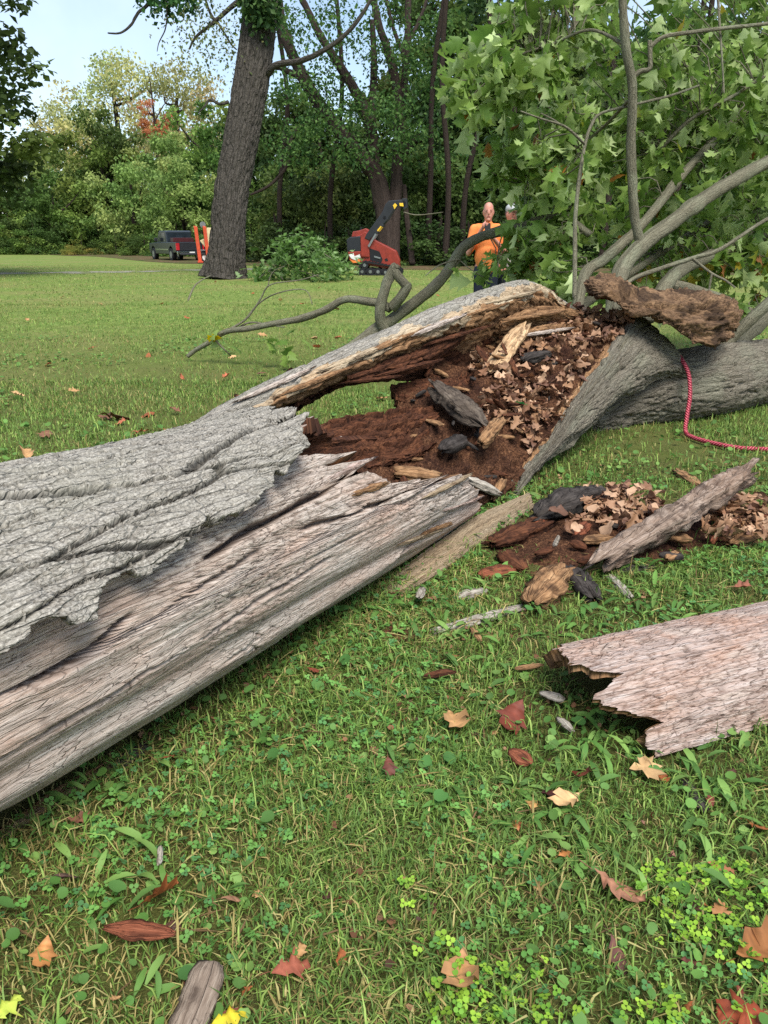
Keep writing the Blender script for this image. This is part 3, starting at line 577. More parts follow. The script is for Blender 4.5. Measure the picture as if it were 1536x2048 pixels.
# ------------------------------------------------------------------ limbs of the crown
def rough(k): return lambda u, a, r: r * (.14 * fbm(u * 7, a * 1.5, 0, k, 3) + .07 * fbm(u * 30, a * 3, 0, k + 1, 3) + .9 * np.maximum(0, fbm(u * 3.1, np.cos(a) * .8, 0, k + 2, 2) - .42))
limbs = []
def limb(pts, r0, r1, name='limb', mat=None, nv=14):
    P = np.array([D(*p) for p in pts]); nu = max(16, len(pts) * 9); limbs.append(cat1(P, max(12, len(pts) * 6)))
    o = world_part(link(name, tube(name, P, np.linspace(r0, r1, 6), mat or BARKB, nu, nv, rough(len(limbs)))), ft); return o
limb([(1225, 640, 6.0), (1241, 545, 6.3), (1287, 488, 6.4), (1350, 441, 6.55), (1424, 387, 6.7), (1483, 352, 6.85), (1536, 324, 7.0), (1640, 270, 7.3), (1750, 190, 7.6)], .07, .05)
limb([(1150, 640, 6.5), (1170, 550, 6.6), (1209, 518, 6.7), (1268, 465, 6.85), (1307, 422, 7.0), (1338, 383, 7.1), (1377, 336, 7.2), (1440, 270, 7.4), (1536, 184, 7.7), (1640, 90, 8)], .05, .032)
limb([(1284, 490, 6.4), (1276, 470, 6.36), (1268, 422, 6.3), (1262, 313, 6.15), (1264, 234, 6.05), (1264, 164, 5.95), (1252, 98, 5.85), (1245, 0, 5.75), (1243, -120, 5.6)], .04, .03)
limb([(1262, 158, 5.95), (1280, 143, 5.92), (1299, 137, 5.9), (1300, 110, 5.88), (1299, 80, 5.86)], .02, .016)
limb([(1299, 96, 5.87), (1327, 74, 5.85), (1380, 65, 5.85), (1436, 58, 5.85), (1536, 47, 5.9), (1640, 30, 5.95)], .016, .012)
limb([(1149, 600, 6.1), (1150, 500, 6.1), (1151, 430, 6.1), (1160, 350, 6.1), (1170, 289, 6.1), (1183, 250, 6.1), (1202, 227, 6.1), (1260, 211, 6.1), (1342, 191, 6.2), (1400, 170, 6.3)], .018, .008)
limb([(1170, 289, 6.1), (1131, 254, 6.0), (1084, 238, 5.9), (1040, 222, 5.85)], .012, .005)
limb([(1240, 600, 5.75), (1260, 562, 5.8), (1327, 535, 5.85), (1385, 516, 5.9), (1444, 496, 5.95), (1536, 437, 6.0), (1640, 390, 6.0)], .017, .013)
limb([(1385, 517, 5.9), (1424, 547, 5.85), (1450, 560, 5.8), (1471, 576, 5.75)], .011, .006)
limb([(1424, 547, 5.85), (1419, 575, 5.84), (1415, 602, 5.83)], .008, .005)
limb([(1430, -60, 5.9), (1436, 0, 5.9), (1440, 60, 5.9), (1444, 117, 5.9), (1448, 188, 5.9)], .011, .006)
limb([(1400, 745, 6.1), (1453, 685, 6.1), (1490, 650, 6.05), (1536, 608, 6.0), (1640, 520, 5.9)], .055, .04)
limb([(1470, 700, 6.3), (1500, 665, 6.35), (1536, 630, 6.4), (1620, 560, 6.5)], .06, .045)
limb([(1290, 640, 6.6), (1340, 560, 7.0), (1400, 520, 7.4), (1536, 470, 8.0), (1640, 430, 8.4)], .07, .05)
limb([(1345, 570, 7.0), (1390, 580, 7.2), (1450, 600, 7.4), (1536, 640, 7.6)], .05, .035)
limb([(1130, 640, 6.8), (1180, 600, 7.1), (1240, 560, 7.5), (1330, 500, 8.2), (1420, 440, 8.8)], .05, .03)
limb([(1320, 300, 7.2), (1380, 240, 7.0), (1470, 190, 6.9), (1536, 150, 6.9), (1640, 120, 6.9)], .018, .012)
limb([(1250, 90, 5.85), (1180, 60, 6.1), (1100, 90, 6.3), (1040, 110, 6.4), (985, 150, 6.4)], .014, .005)
limb([(1258, 200, 6.0), (1200, 260, 6.6), (1120, 320, 7.0), (1080, 345, 7.2), (1055, 362, 7.2)], .014, .005)
# the long grey limb that reaches out past the men, and its broken side stubs
limb([(1180, 470, 7.0), (1150, 447, 7.1), (1130, 432, 7.2), (1095, 436, 7.3), (1040, 455, 7.4), (985, 466, 7.5), (930, 492, 7.6), (893, 546, 7.7), (860, 581, 7.75), (800, 627, 7.8), (765, 652, 7.8), (712, 690, 7.8), (650, 735, 7.8), (600, 770, 7.7)], .03, .07, 'limb', None, 18)
limb([(770, 660, 7.75), (761, 640, 7.7), (760, 618, 7.65), (772, 572, 7.6), (779, 555, 7.58), (789, 536, 7.55), (790, 536, 7.55)], .055, .048, 'limb_stub')
limb([(786, 540, 7.55), (789, 542, 7.55), (800, 557, 7.56), (813, 572, 7.58), (814, 575, 7.58), (800, 596, 7.62), (782, 616, 7.7)], .044, .046, 'limb_stub')
limb([(782, 618, 7.7), (762, 608, 7.75), (735, 603, 7.8), (690, 599, 7.9), (650, 620, 8.0), (600, 637, 8.1), (560, 645, 8.15), (500, 656, 8.3), (450, 664, 8.4), (420, 684, 8.5), (392, 700, 8.6), (375, 714, 8.65)], .045, .022)
limb([(440, 668, 8.4), (490, 640, 8.3), (520, 600, 8.2), (540, 570, 8.1), (600, 560, 8.0), (640, 548, 8.0)], .012, .004, 'twig')
limb([(490, 640, 8.3), (520, 605, 8.3), (560, 585, 8.2), (610, 580, 8.2), (625, 610, 8.1)], .010, .004, 'twig')
limb([(470, 660, 8.4), (500, 645, 8.3), (540, 650, 8.2), (570, 655, 8.1)], .012, .006, 'twig')
limb([(430, 680, 8.45), (450, 700, 8.5), (462, 712, 8.6)], .012, .006, 'twig')
limb([(535, 575, 8.1), (545, 545, 8.1), (570, 532, 8.1)], .006, .003, 'twig')
limb([(893, 548, 7.7), (920, 520, 7.6), (880, 530, 7.4), (850, 552, 7.3)], .012, .004, 'twig')

# leaves -------------------------------------------------------------
def oak_template(n=9, curl=.25, fold=.25, seed=0, sharp=1.0):
    """pointed-lobed oak leaf along +Y, length 1; strips either side of the midrib"""
    y = np.array([0, .08, .17, .26, .35, .45, .55, .64, .74, .82, .90, 1.0]); w = np.array([.012, .014, .05, .27, .14, .20, .44, .16, .20, .32, .09, .0]); sh = np.array([0, .0, .0, .08, .0, .02, .14, .0, .03, .12, .03, 0])
    r = np.random.default_rng(seed); w = w * (1 + .2 * r.normal(size=len(w))); zz = -curl * (y - .3) ** 2
    M_ = np.stack([0 * y, y, zz], 1)
    Lf = np.stack([-w, y + sh, zz + fold * w], 1); Rt = np.stack([w * 1.03, y + sh, zz + fold * w * .8], 1)
    V = np.concatenate([M_, Lf, Rt]); n = len(y); F_ = []
    for i in range(n - 1):
        F_ += [[i, n + i, n + i + 1], [i, n + i + 1, i + 1], [i, i + 1, 2 * n + i + 1], [i, 2 * n + i + 1, 2 * n + i]]
    return V, np.array(F_)
def maple_template(seed=0, curl=.15):
    a = np.array([-90, -62, -50, -22, -6, 8, 28, 46, 56, 66, 78, 90]); r = np.array([.06, .34, .30, .62, .50, .66, .40, .78, .62, .80, .72, 1.0])
    ang = np.radians(np.concatenate([a, 180 - a[-2:0:-1]])); rad = np.concatenate([r, r[-2:0:-1]])
    g = np.random.default_rng(seed); rad = rad * (1 + .07 * g.normal(size=len(rad)))
    x = rad * np.cos(ang) * .62; y = rad * np.sin(ang) * .62 + .38
    z = -curl * (x ** 2 + (y - .4) ** 2) * 1.5 + .06 * np.sin(ang * 5)
    V = np.concatenate([[[0, .38, 0]], np.stack([x, y, z], 1)]); n = len(x)
    return V, np.array([[0, 1 + i, 1 + (i + 1) % n] for i in range(n)])
# crown foliage clusters: (px, py, spread px, spread py, near depth, far depth, clusters)
zones = [(985, 110, 45, 60, 6.0, 6.6, 16), (960, 200, 24, 40, 6.0, 6.6, 8), (985, 320, 34, 60, 6.4, 7.2, 16), (1040, 30, 60, 50, 6, 6.8, 14), (1250, 560, 70, 30, 7.2, 8.4, 12), (1080, 90, 60, 70, 6.0, 7.0, 18), (1100, 230, 70, 70, 5.9, 7.4, 24), (1100, 340, 70, 60, 6.3, 7.6, 20), (1190, 130, 60, 90, 6.2, 7.4, 22), (1200, 300, 70, 80, 6.4, 7.6, 26), (1200, 420, 60, 50, 6.5, 7.6, 16),
         (1340, 120, 70, 90, 6.0, 7.6, 34), (1360, 270, 80, 80, 6.2, 7.8, 34), (1470, 120, 70, 100, 6.0, 7.8, 36), (1480, 280, 70, 80, 6.4, 8.0, 34), (1420, 430, 90, 60, 6.8, 8.6, 30), (1330, 420, 60, 60, 7.0, 8.4, 16), (1500, 520, 60, 70, 6.6, 8.6, 26), (1400, 560, 80, 50, 7.4, 8.8, 20),
         (990, 560, 36, 18, 6.9, 7.5, 6), (945, 500, 16, 20, 7.0, 7.5, 4), (1060, 480, 46, 34, 6.8, 7.4, 14), (1030, 455, 10, 24, 7.0, 7.4, 5), (1080, 560, 50, 40, 6.8, 7.4, 12), (1130, 520, 40, 50, 6.6, 7.6, 10), (1620, 150, 70, 150, 6.2, 8.2, 40), (1620, 420, 70, 110, 6.4, 8.4, 30), (1400, -80, 180, 50, 6, 7.6, 40), (1130, -60, 110, 40, 6, 7, 16)]
LP = np.concatenate(limbs[:20]); cl = []; rz = np.random.default_rng(3)
for (px, py, sx, sy, d0, d1, k) in zones:
    for _ in range(int(k * 1.18)): cl.append(D(px + sx * rz.normal() * .75, py + sy * rz.normal() * .75, rz.uniform(d0, d1) + (.75 if px > 1180 else .1)))
cl = np.array(cl); cl = cl[(cl[:, 2] > .15)]
def proj(P):
    d = P[:, 1] * CP + (CAMH - P[:, 2]) * SP; return 768 + FPX * P[:, 0] / d, 1024 - FPX * ((P[:, 2] - CAMH) * CP + P[:, 1] * SP) / d
_px, _py = proj(cl); cl = cl[~((_px > 905) & (_px < 1008) & (_py > 370) & (_py < 510))]
specs = []; lp, lr, lc, lsz = [], [], [], []
pal = np.array([S(118, 148, 66), S(148, 174, 90), S(172, 194, 120), S(134, 162, 76), S(186, 204, 140), S(104, 136, 58)])
odd = np.array([S(190, 170, 60), S(176, 120, 50), S(140, 150, 50), S(150, 100, 56)])
for c in cl:
    q = LP[np.argmin(((LP - c) ** 2).sum(1))]; L = np.linalg.norm(c - q)
    if L > 1.6: q = c + (q - c) / L * 1.0
    m = (q + c) / 2 + rz.normal(size=3) * .05 + np.array([0, 0, .04]); m2 = c * .8 + q * .2 + rz.normal(size=3) * .03
    specs.append((np.array([q, m, m2, c]), [.007, .005, .003]))
    az0 = math.atan2(*(c - q)[:2]); nl = rz.integers(8, 14)
    for _ in range(nl):
        t = rz.uniform(.45, 1.0); b = q * (1 - t) + c * t + rz.normal(size=3) * .07
        lp.append(b); lr.append((az0 + rz.normal() * 1.5, rz.normal() * .6 + .75, rz.normal() * .9)); lsz.append(rz.uniform(.10, .165) * rz.choice([.8, 1.0, 1.25, 1.5]))
        lc.append(odd[rz.integers(4)] if rz.random() < (.22 if (c[2] < 1.25 and c[0] > 2.0) else .015) else pal[rz.integers(6)] * rz.uniform(.75, 1.2))
lp = np.array(lp); lr = np.array(lr); lsz = np.array(lsz); lc = np.array(lc)
_px, _py = proj(lp + np.array([0, 0, -.05])); gap = ((_px > 925) & (_px < 1010) & (_py > 385) & (_py < 500)) | ((_px > 1000) & (_px < 1050) & (_py > 400) & (_py < 500) & (rz.random(len(lp)) < .3))
lp, lr, lsz, lc = lp[~gap], lr[~gap], lsz[~gap], lc[~gap]
world_part(link('twigs', join_tubes('twigs', specs, BARKB)), ft)['kind'] = 'stuff'
LR3 = rotZXY(lr[:, 0], lr[:, 1], lr[:, 2]); tmpl = [oak_template(seed=q, curl=(.35, .8, -.4)[q], fold=(.35, -.3, .5)[q]) for q in range(3)]
# the largest-looking leaves singly, the rest as one mass
px_size = lsz / (lp @ np.array([0, CP, -SP]) + CAMH * SP); inx = np.abs(lp[:, 0] / lp[:, 1]) < .53
order = np.argsort(-(px_size * inx * (lp[:, 2] < 3.6)))
LCM = {}
for r in range(300):
    i = order[r]; k = int(r % 3); cb = int(r // 3) % 12
    if (k, cb) not in LCM:
        cc = odd[1] if (k, cb) == (0, 11) else pal[cb % 6] * (.8 + .05 * cb)
        LCM[(k, cb)] = fmesh('leaf', tmpl[k][0], tmpl[k][1], CROWNL, col=np.repeat(cc[None], len(tmpl[k][0]), 0))
    o = bpy.data.objects.new('leaf', LCM[(k, cb)]); COL.objects.link(o); o.parent = ft
    Mx = np.eye(4); Mx[:3, :3] = LR3[i] * lsz[i]; Mx[:3, 3] = lp[i] - np.array(ft.location); o.matrix_local = Matrix(Mx.tolist())
rest = order[300:]
for k in range(3):
    s_ = rest[k::3]
    world_part(link('foliage', scatter('foliage', tmpl[k][0], tmpl[k][1], lp[s_], LR3[s_], lsz[s_], lc[s_], CROWNL)), ft)['kind'] = 'stuff'
# the few leaves on the outlying limb
lq = np.array([D(*p) for p in [(440, 655, 8.4), (432, 668, 8.4), (447, 676, 8.4), (455, 690, 8.45), (545, 690, 8.2), (560, 680, 8.15), (575, 672, 8.1), (590, 690, 8.1), (555, 700, 8.2), (570, 705, 8.2), (530, 680, 8.25), (600, 676, 8.1), (425, 655, 8.4), (580, 700, 8.15)]])
a_ = RNG.uniform(0, 6.28, len(lq)); R_ = rotZXY(a_, RNG.normal(.5, .5, len(lq)), RNG.normal(0, .6, len(lq)))
c_ = np.array([pal[1], pal[2], S(230, 200, 20), pal[0], *([pal[5]] * 4), *([pal[3]] * 6)])
world_part(link('foliage', scatter('foliage', tmpl[1][0], tmpl[1][1], lq, R_, np.full(len(lq), .17), c_, CROWNL)), ft)['kind'] = 'stuff'

# ------------------------------------------------------------------ split log slab at the right
SA = Gg(1300, 1515); SB = Gg(1600, 1425)
sdir = (SB - SA); sdir[2] = 0; sdir /= np.linalg.norm(sdir); sn = np.array([-sdir[1], sdir[0], 0])
SR = .27; SCz = -.065; SCn = .215        # arch centre below the turf, behind the front edge
SO = SA + sn * SCn + np.array([0, 0, SCz - SA[2]])
def slP(u, v, r): return SO + sdir * u[..., None] + (np.array([0, 0, 1.0]) * np.cos(v)[..., None] - sn * np.sin(v)[..., None]) * r[..., None]
def slUV(px, py):
    r = ray(px, py); O = np.array([0, 0, CAMH]) - SO; rp = r - sdir * (r @ sdir); Op = O - sdir * (O @ sdir)
    a = rp @ rp; b = 2 * rp @ Op; c = Op @ Op - SR * SR; t = (-b - math.sqrt(max(b * b - 4 * a * c, 0))) / (2 * a); p = O + r * t
    return float(p @ sdir), math.atan2(-(p @ sn), p[2])
spx = [(1113, 1266), (1118, 1290), (1135, 1316), (1190, 1338), (1262, 1342), (1225, 1352), (1192, 1395), (1205, 1408), (1262, 1420), (1316, 1436), (1330, 1446), (1300, 1458), (1306, 1482), (1312, 1506)]
suv = sorted([slUV(*p)[::-1] for p in spx]); sv_ = np.array([q[0] for q in suv]); su_ = np.array([q[1] for q in suv])
nv, nu = 140, 270
vv = np.linspace(-1.0, 1.28, nv); us0 = np.interp(vv, sv_, su_) + .018 * fbm(vv * 16, 1.0 + 0 * vv, 0, 201, 4, .7) + .03 * (voro(vv * 12, 1.0 + 0 * vv, 202)[2] - .5)
ug = us0[None] + np.linspace(0, 1, nu)[:, None] * (1.45 - us0)[None]; vg = np.repeat(vv[None], nu, 0)
h, ck = wood_h(ug, vg * SR, 211, .9); rr = SR + h - .012
rr[:, -1] -= .004
VO = slP(ug, vg, rr); th = .030 * (1 + .6 * vn(vg * 9, ug * 4, 0, 212)); VI = slP(ug + .006, vg, rr - th)
off = nu * nv; i = np.arange(nu - 1); j = np.arange(nv - 1)
es = np.concatenate([np.stack([j, j + 1, off + j + 1, off + j], 1), np.stack([i * nv + nv - 1, (i + 1) * nv + nv - 1, off + (i + 1) * nv + nv - 1, off + i * nv + nv - 1], 1), np.stack([i * nv, off + i * nv, off + (i + 1) * nv, (i + 1) * nv], 1)])
F_ = np.concatenate([gridF(nu, nv, False, 0, True), gridF(nu, nv, False, off), es]); mi = np.concatenate([np.zeros((nu - 1) * (nv - 1)), np.ones((nu - 1) * (nv - 1) + len(es))])
uv = np.stack([ug, vg * SR], -1).reshape(-1, 2); cc = np.stack([ck] * 3, -1).reshape(-1, 3)
top(link('log_slab', fmesh('log_slab', np.concatenate([VO.reshape(-1, 3), VI.reshape(-1, 3)]), F_, [WOODP, OCHRE], np.concatenate([uv, uv]), np.concatenate([cc, cc]), mi)), 'curved pinkish grey slab of cracked bare wood with jagged broken end, on the grass', 'log slab')

# ------------------------------------------------------------------ mulch spilled on the ground (uncountable crumbs)
mp = np.array([G(950, 1105), G(985, 1150), G(1100, 1165), G(1230, 1135), G(1400, 1110), G(1560, 1060), G(1570, 1015), G(1430, 1010), G(1250, 1010), G(1180, 995), G(1080, 1010), G(1000, 1050)])[:, :2]
mc = mp.mean(0); ang = np.arctan2(mp[:, 1] - mc[1], mp[:, 0] - mc[0]); rad = np.hypot(*(mp - mc).T); o_ = np.argsort(ang); ang, rad = ang[o_], rad[o_]
A_ = np.linspace(-math.pi, math.pi, 190, endpoint=False); Rb = np.interp(A_, np.r_[ang[-1] - 2 * math.pi, ang, ang[0] + 2 * math.pi], np.r_[rad[-1], rad, rad[0]]) * (1 + .16 * fbm(A_ * 5, 1 + 0 * A_, 0, 3))
tt = np.linspace(0, 1, 70)[:, None]; X = mc[0] + tt * Rb * np.cos(A_); Y = mc[1] + tt * Rb * np.sin(A_)
hh = gz(X, Y) - .01 + .05 * sst(1, .25, tt) * (1 + .5 * fbm(X * 4, Y * 4, 0, 221)) + .022 * fbm(X * 14, Y * 14, 0, 222, 5, .65) * sst(1.05, .8, tt) + .008 * fbm(X * 60, Y * 60, 0, 223, 3)
top(link('wood_mulch', fmesh('wood_mulch', np.stack([X, Y, hh], -1), gridF(70, 190, True), MULCH)), 'dark brown crumbled rotten wood spilled on the grass', None, None, 'stuff')
def in_mulch(x, y, k=1.0):
    a = np.arctan2(y - mc[1], x - mc[0]); return np.hypot(x - mc[0], y - mc[1]) < k * np.interp(a, A_, Rb)

# ------------------------------------------------------------------ loose pieces of wood
def chunk(name, p0, p1, w, t, mat, seed, label, cat='wood piece', group=None, taper=.5, bend=0.0, lift=0.0):
    p0 = np.asarray(p0, float); p1 = np.asarray(p1, float); L = np.linalg.norm(p1 - p0); nu = int(np.clip(L / .006, 18, 120)); nv = 24 if L > .19 else 14
    T = (p1 - p0) / L; N_ = np.array([0, 0, 1.0]) - T * T[2]; N_ /= np.linalg.norm(N_); B = np.cross(T, N_)
    s = np.linspace(0, 1, nu)[:, None]; a = np.linspace(0, 2 * np.pi, nv, endpoint=False)[None]
    ca, sa = np.cos(a), np.sin(a); k = (np.abs(ca) ** 3.4 + np.abs(sa) ** 3.4) ** (-1 / 3.4)
    e = 1 - taper * np.abs(s * 2 - 1) ** 3; e = e * (1 + .22 * fbm(s * 5, 1 + 0 * s, 0, seed, 3))
    x = ca * k * w / 2 * e; z = sa * k * t / 2 * e
    end = .10 * L * fbm(a * 3 + 0 * s, 2 + 0 * a, 0, seed + 1, 3) + .13 * L * (voro(a * 3.2, 1 + 0 * a, seed + 2)[2] - .5)
    uu = s * L + end * (np.abs(s - .5) * 2) ** 4 * np.sign(s - .5) * 1.6
    mt = min(w, t); cx, sx = np.cos(a) * 2, np.sin(a) * 2; f1, f2, cid = voro(uu * 7, a * 3.2 + .5 * fbm(uu * 6, cx, sx, seed + 9), seed + 5)
    nn = .16 * mt * fbm(uu * 4, cx, sx, seed + 3, 3) + .20 * mt * (cid - .5) - .14 * mt * (1 - sst(0, .2, f2 - f1)) + .16 * mt * fbm(uu * 9, cx * 4, sx * 4, seed + 4, 5, .65)
    rr = np.sqrt(x * x + z * z) + 1e-6; x = x * (1 + nn / rr); z = z * (1 + nn / rr) + bend * np.sin(s * np.pi)
    V = p0 + T * uu[..., None] + B * x[..., None] + N_ * z[..., None]
    V[0] = V[0].mean(0) * .6 + V[0] * .4; V[-1] = V[-1].mean(0) * .6 + V[-1] * .4
    Vc = np.concatenate([V.reshape(-1, 3), [V[0].mean(0), V[-1].mean(0)]]); n = nu * nv; j = np.arange(nv); j2 = (j + 1) % nv
    F_ = np.concatenate([gridF(nu, nv, True), np.stack([np.full(nv, n), j, j2, j2], 1)[:, :4], np.stack([np.full(nv, n + 1), n - nv + j2, n - nv + j, n - nv + j], 1)])
    uvw = np.concatenate([np.stack([uu * np.ones_like(a), a * w / 3 * np.ones_like(s)], -1).reshape(-1, 2), [[0, 0], [L, 0]]])
    ckm = np.concatenate([sst(.1, .4, fbm(uu * 20, a * 8, 0, seed + 6)).ravel(), [0, 0]])
    f3 = [list(dict.fromkeys(map(int, q))) for q in F_[-2 * nv:]]
    me = fmesh(name, Vc, np.concatenate([F_[:-2 * nv]]), mat, uvw, np.stack([ckm] * 3, -1))
    o = link(name, me); org = (p0 + p1) / 2; me.transform(Matrix.Translation(Vector(-org))); o.location = org
    return top(o, label, cat, group)
def gch(name, a, b, w, t, mat, seed, label, cat='wood piece', group=None, taper=.5, z0=None, z1=None, bend=0.0):
    za = t * .42 if z0 is None else z0; zb = t * .42 if z1 is None else z1
    return chunk(name, Gg(*a, za), Gg(*b, zb), w, t, mat, seed, label, cat, group, taper, bend)
GREYW = m_wood('grey chip wood', [S(120, 108, 94), S(168, 158, 142), S(204, 196, 182)], S(190, 170, 140), S(70, 50, 38), .4)
REDB = m_wood('red-brown bark chip', [S(90, 46, 32), S(138, 78, 54), S(166, 104, 76)], S(110, 66, 48), S(50, 28, 20), .4)
gch('broken_plank', (1212, 1118), (1488, 950), .13, .10, m_wood('brown weathered plank', [S(92, 72, 58), S(142, 120, 102), S(184, 166, 150)], S(128, 92, 68), S(50, 34, 26), .6), 1, 'long broken wooden plank with splintered edges lying on the brown mulch', 'plank', None, .25, .07, .22)
gch('rotten_chunk', (1062, 1208), (1132, 1138), .14, .09, OCHRE, 2, 'orange-brown crumbly rotten wood chunk beside a dark slate-coloured piece', 'wood chunk')
gch('dark_bark_piece', (1140, 1135), (1188, 1196), .09, .05, DARKW, 3, 'dark slate-grey bark piece with greenish edge beside the orange-brown chunk', 'bark piece')
gch('bark_strip', (868, 1264), (1046, 1214), .05, .022, GREYW, 4, 'long pale grey bark strip lying in the grass below the trunk', 'bark strip', None, .4)
gch('pale_splinter', (912, 1196), (972, 1180), .045, .03, GREYW, 5, 'short pale wood splinter lying above the long grey bark strip', 'splinter', None, .3)
gch('dark_rotten_log', (1076, 1034), (1208, 992), .14, .12, DARKW, 6, 'blackened rotten log lying beside the heap of dry leaves', 'rotten log', None, .6, None, None, .03)
gch('dark_rotten_log', (985, 1085), (1100, 1045), .13, .07, ROT, 16, 'dark brown rotted wood lump under the tip of the split slab', 'rotten log', None, .6)
gch('thin_stick', (1218, 1152), (1262, 1196), .028, .026, GREYW, 7, 'thin pale stick pointing down-slope below the broken plank', 'stick', None, .2)
gch('flat_bark', (1232, 1142), (1308, 1132), .06, .02, DARKW, 8, 'flat grey-green bark flake at the foot of the broken plank', 'bark flake')
gch('dark_chip', (770, 1256), (830, 1282), .07, .025, ROT, 9, 'dark brown wood chip in the grass left of the bark strip', 'wood chip')
gch('wood_chip', (1000, 1108), (1050, 1140), .08, .05, ROT, 10, 'brown rotten wood lump with a dark edge behind the orange chunk', 'wood chip')
gch('wood_chip', (960, 1150), (1030, 1138), .09, .04, REDB, 11, 'reddish brown flake next to the split slab', 'wood chip')
gch('bark_flake', (1352, 940), (1398, 970), .07, .03, OCHRE, 12, 'orange bark flake on the grass behind the broken plank', 'bark flake')
gch('wood_chip', (1466, 1088), (1545, 1055), .09, .05, OCHRE, 13, 'orange split wood piece by the dry leaves right of the plank', 'wood piece')
gch('dark_stick', (1365, 1558), (1412, 1622), .028, .02, DARKW, 14, 'dark weathered stick with a pale end in the grass before the slab', 'stick', None, .5)
gch('bark_board', (368, 2075), (425, 1925), .062, .020, m_wood('brown-grey board', [S(86, 70, 58), S(132, 114, 98), S(172, 156, 138)], S(120, 92, 70), S(46, 34, 28), .5), 15, 'flat grey-brown weathered wood piece with lengthwise grain in the near grass', 'wood piece', None, .2, .03, .04)
gch('bark_chip', (212, 1856), (345, 1866), .042, .018, REDB, 17, 'dark red-brown scaly bark chip in the near grass', 'bark chip', None, .75, .035, .035)
gch('white_stick', (322, 1690), (319, 1730), .012, .010, GREYW, 18, 'tiny whitish stick standing out in the grass below the trunk', 'stick', None, .5, .03, .03)
gch('grey_chip', (236, 1532), (290, 1488), .05, .015, DARKW, 19, 'grey wood flake in the shade under the trunk', 'wood chip')
gch('brown_chip', (1020, 1500), (1058, 1528), .045, .018, REDB, 20, 'oval brown bark chip near the pale oak leaf', 'bark chip', None, .8, .03, .03)
gch('red_chip', (848, 1352), (908, 1342), .032, .016, ROT, 21, 'thin dark red wood sliver in the grass left of the slab', 'wood chip', None, .6, .03, .03)
gch('tan_chip', (1030, 1337), (1086, 1330), .02, .012, OCHRE, 22, 'thin tan wood sliver pointing at the slab', 'wood chip', None, .5, .03, .03)
gch('orange_chip', (942, 1255), (962, 1282), .022, .014, OCHRE, 23, 'small orange splinter standing beside the pale bark strip', 'wood chip', None, .5, .03, .03)
gch('grey_flake', (1080, 1385), (1128, 1400), .04, .012, GREYW, 24, 'small grey-brown flake in the grass at the tip of the slab', 'wood chip', None, .6, .03, .03)
gch('pale_curl', (1115, 1435), (1145, 1462), .022, .012, GREYW, 25, 'small curled pale sliver in the grass below the slab tip', 'wood chip', None, .6, .03, .03)
gch('white_chip', (1108, 1092), (1118, 1072), .022, .014, GREYW, 26, 'tiny white splinter standing on the brown mulch', 'splinter', None, .4, .06, .10)
gch('pale_splinter', (845, 1175), (838, 1195), .03, .02, GREYW, 27, 'pale short splinter leaning in the grass under the split slab', 'splinter', None, .5, .03, .06)
for q in range(26):     # crumbs of wood strewn over the mulch
    a = RNG.uniform(0, 6.28); r = RNG.uniform(.15, .95) * np.interp(a - math.pi, A_, Rb); x, y = mc[0] + r * math.cos(a - math.pi), mc[1] + r * math.sin(a - math.pi)
    L = RNG.uniform(.05, .15); b = RNG.uniform(0, 6.28); z = float(gz(x, y)) + .05
    chunk('rotten_crumb', (x, y, z), (x + L * math.cos(b), y + L * math.sin(b), z + RNG.normal() * .012), L * .45, .03, [ROT, OCHRE, DARKW, REDB][q % 4], 300 + q, 'small brown rotten wood crumb scattered on the spilled mulch', 'wood crumb', 'wood crumbs on the mulch')
# pieces lying in the hollow
chunk('torn_board', D(985, 738, 4.78), D(1046, 652, 5.02), .13, .03, m_wood('pale torn board', [S(150, 112, 76), S(206, 168, 124), S(226, 196, 156)], S(180, 132, 90), S(70, 44, 30), .35, (4, 90)), 31, 'pale tan torn board leaning against the inner wall of the hollow', 'board', None, .2)
chunk('grey_rotten_piece', D(870, 775, 4.4), D(965, 850, 4.15), .15, .09, m_wood('grey-brown rotten piece', [S(46, 38, 32), S(86, 74, 64), S(124, 112, 98)], S(60, 48, 40), S(26, 20, 18), .5, (8, 60)), 32, 'dark grey rotten log piece lying in the middle of the hollow', 'rotten piece', None, .5)
chunk('small_wood_piece', D(962, 890, 4.02), D(1002, 838, 4.16), .075, .05, OCHRE, 33, 'short ochre wood piece beside the dark grey piece in the hollow', 'wood piece', None, .2)
chunk('black_lump', D(885, 902, 3.95), D(930, 878, 4.02), .10, .07, DARKW, 34, 'small black-green rotten lump in the hollow', 'rotten lump', None, .6)
chunk('dark_red_sliver', D(806, 955, 3.62), D(816, 1000, 3.5), .035, .03, ROT, 35, 'dark red-brown sliver standing at the broken trunk edge', 'sliver', None, .4)
chunk('ochre_lump', D(790, 945, 3.66), D(880, 955, 3.72), .13, .06, OCHRE, 36, 'orange-brown crumbly lump lodged in the broken end of the trunk', 'wood lump', None, .5)
chunk('long_splinter', D(745, 920, 3.78), D(850, 905, 3.98), .05, .035, ROT, 37, 'long dark red splinter lying across the mouth of the hollow', 'splinter', None, .6)
chunk('black_wood', D(1045, 720, 4.82), D(1100, 705, 4.95), .11, .06, DARKW, 38, 'black charred-looking lump beside the torn board', 'rotten lump', None, .6)
chunk('slanted_splinter', D(985, 1000, 3.95), D(1008, 958, 4.08), .045, .035, OCHRE, 39, 'ochre splinter jammed at the foot of the bark flange', 'splinter', None, .4)
chunk('grey_splinter', D(935, 960, 3.86), D(995, 985, 3.95), .07, .04, GREYW, 40, 'grey splinter lying on the rot next to the flange foot', 'splinter', None, .4)
chunk('wood_sliver', D(1005, 690, 4.9), D(1035, 752, 4.72), .04, .025, ROT, 41, 'thin brown sliver under the torn board', 'sliver', None, .4)
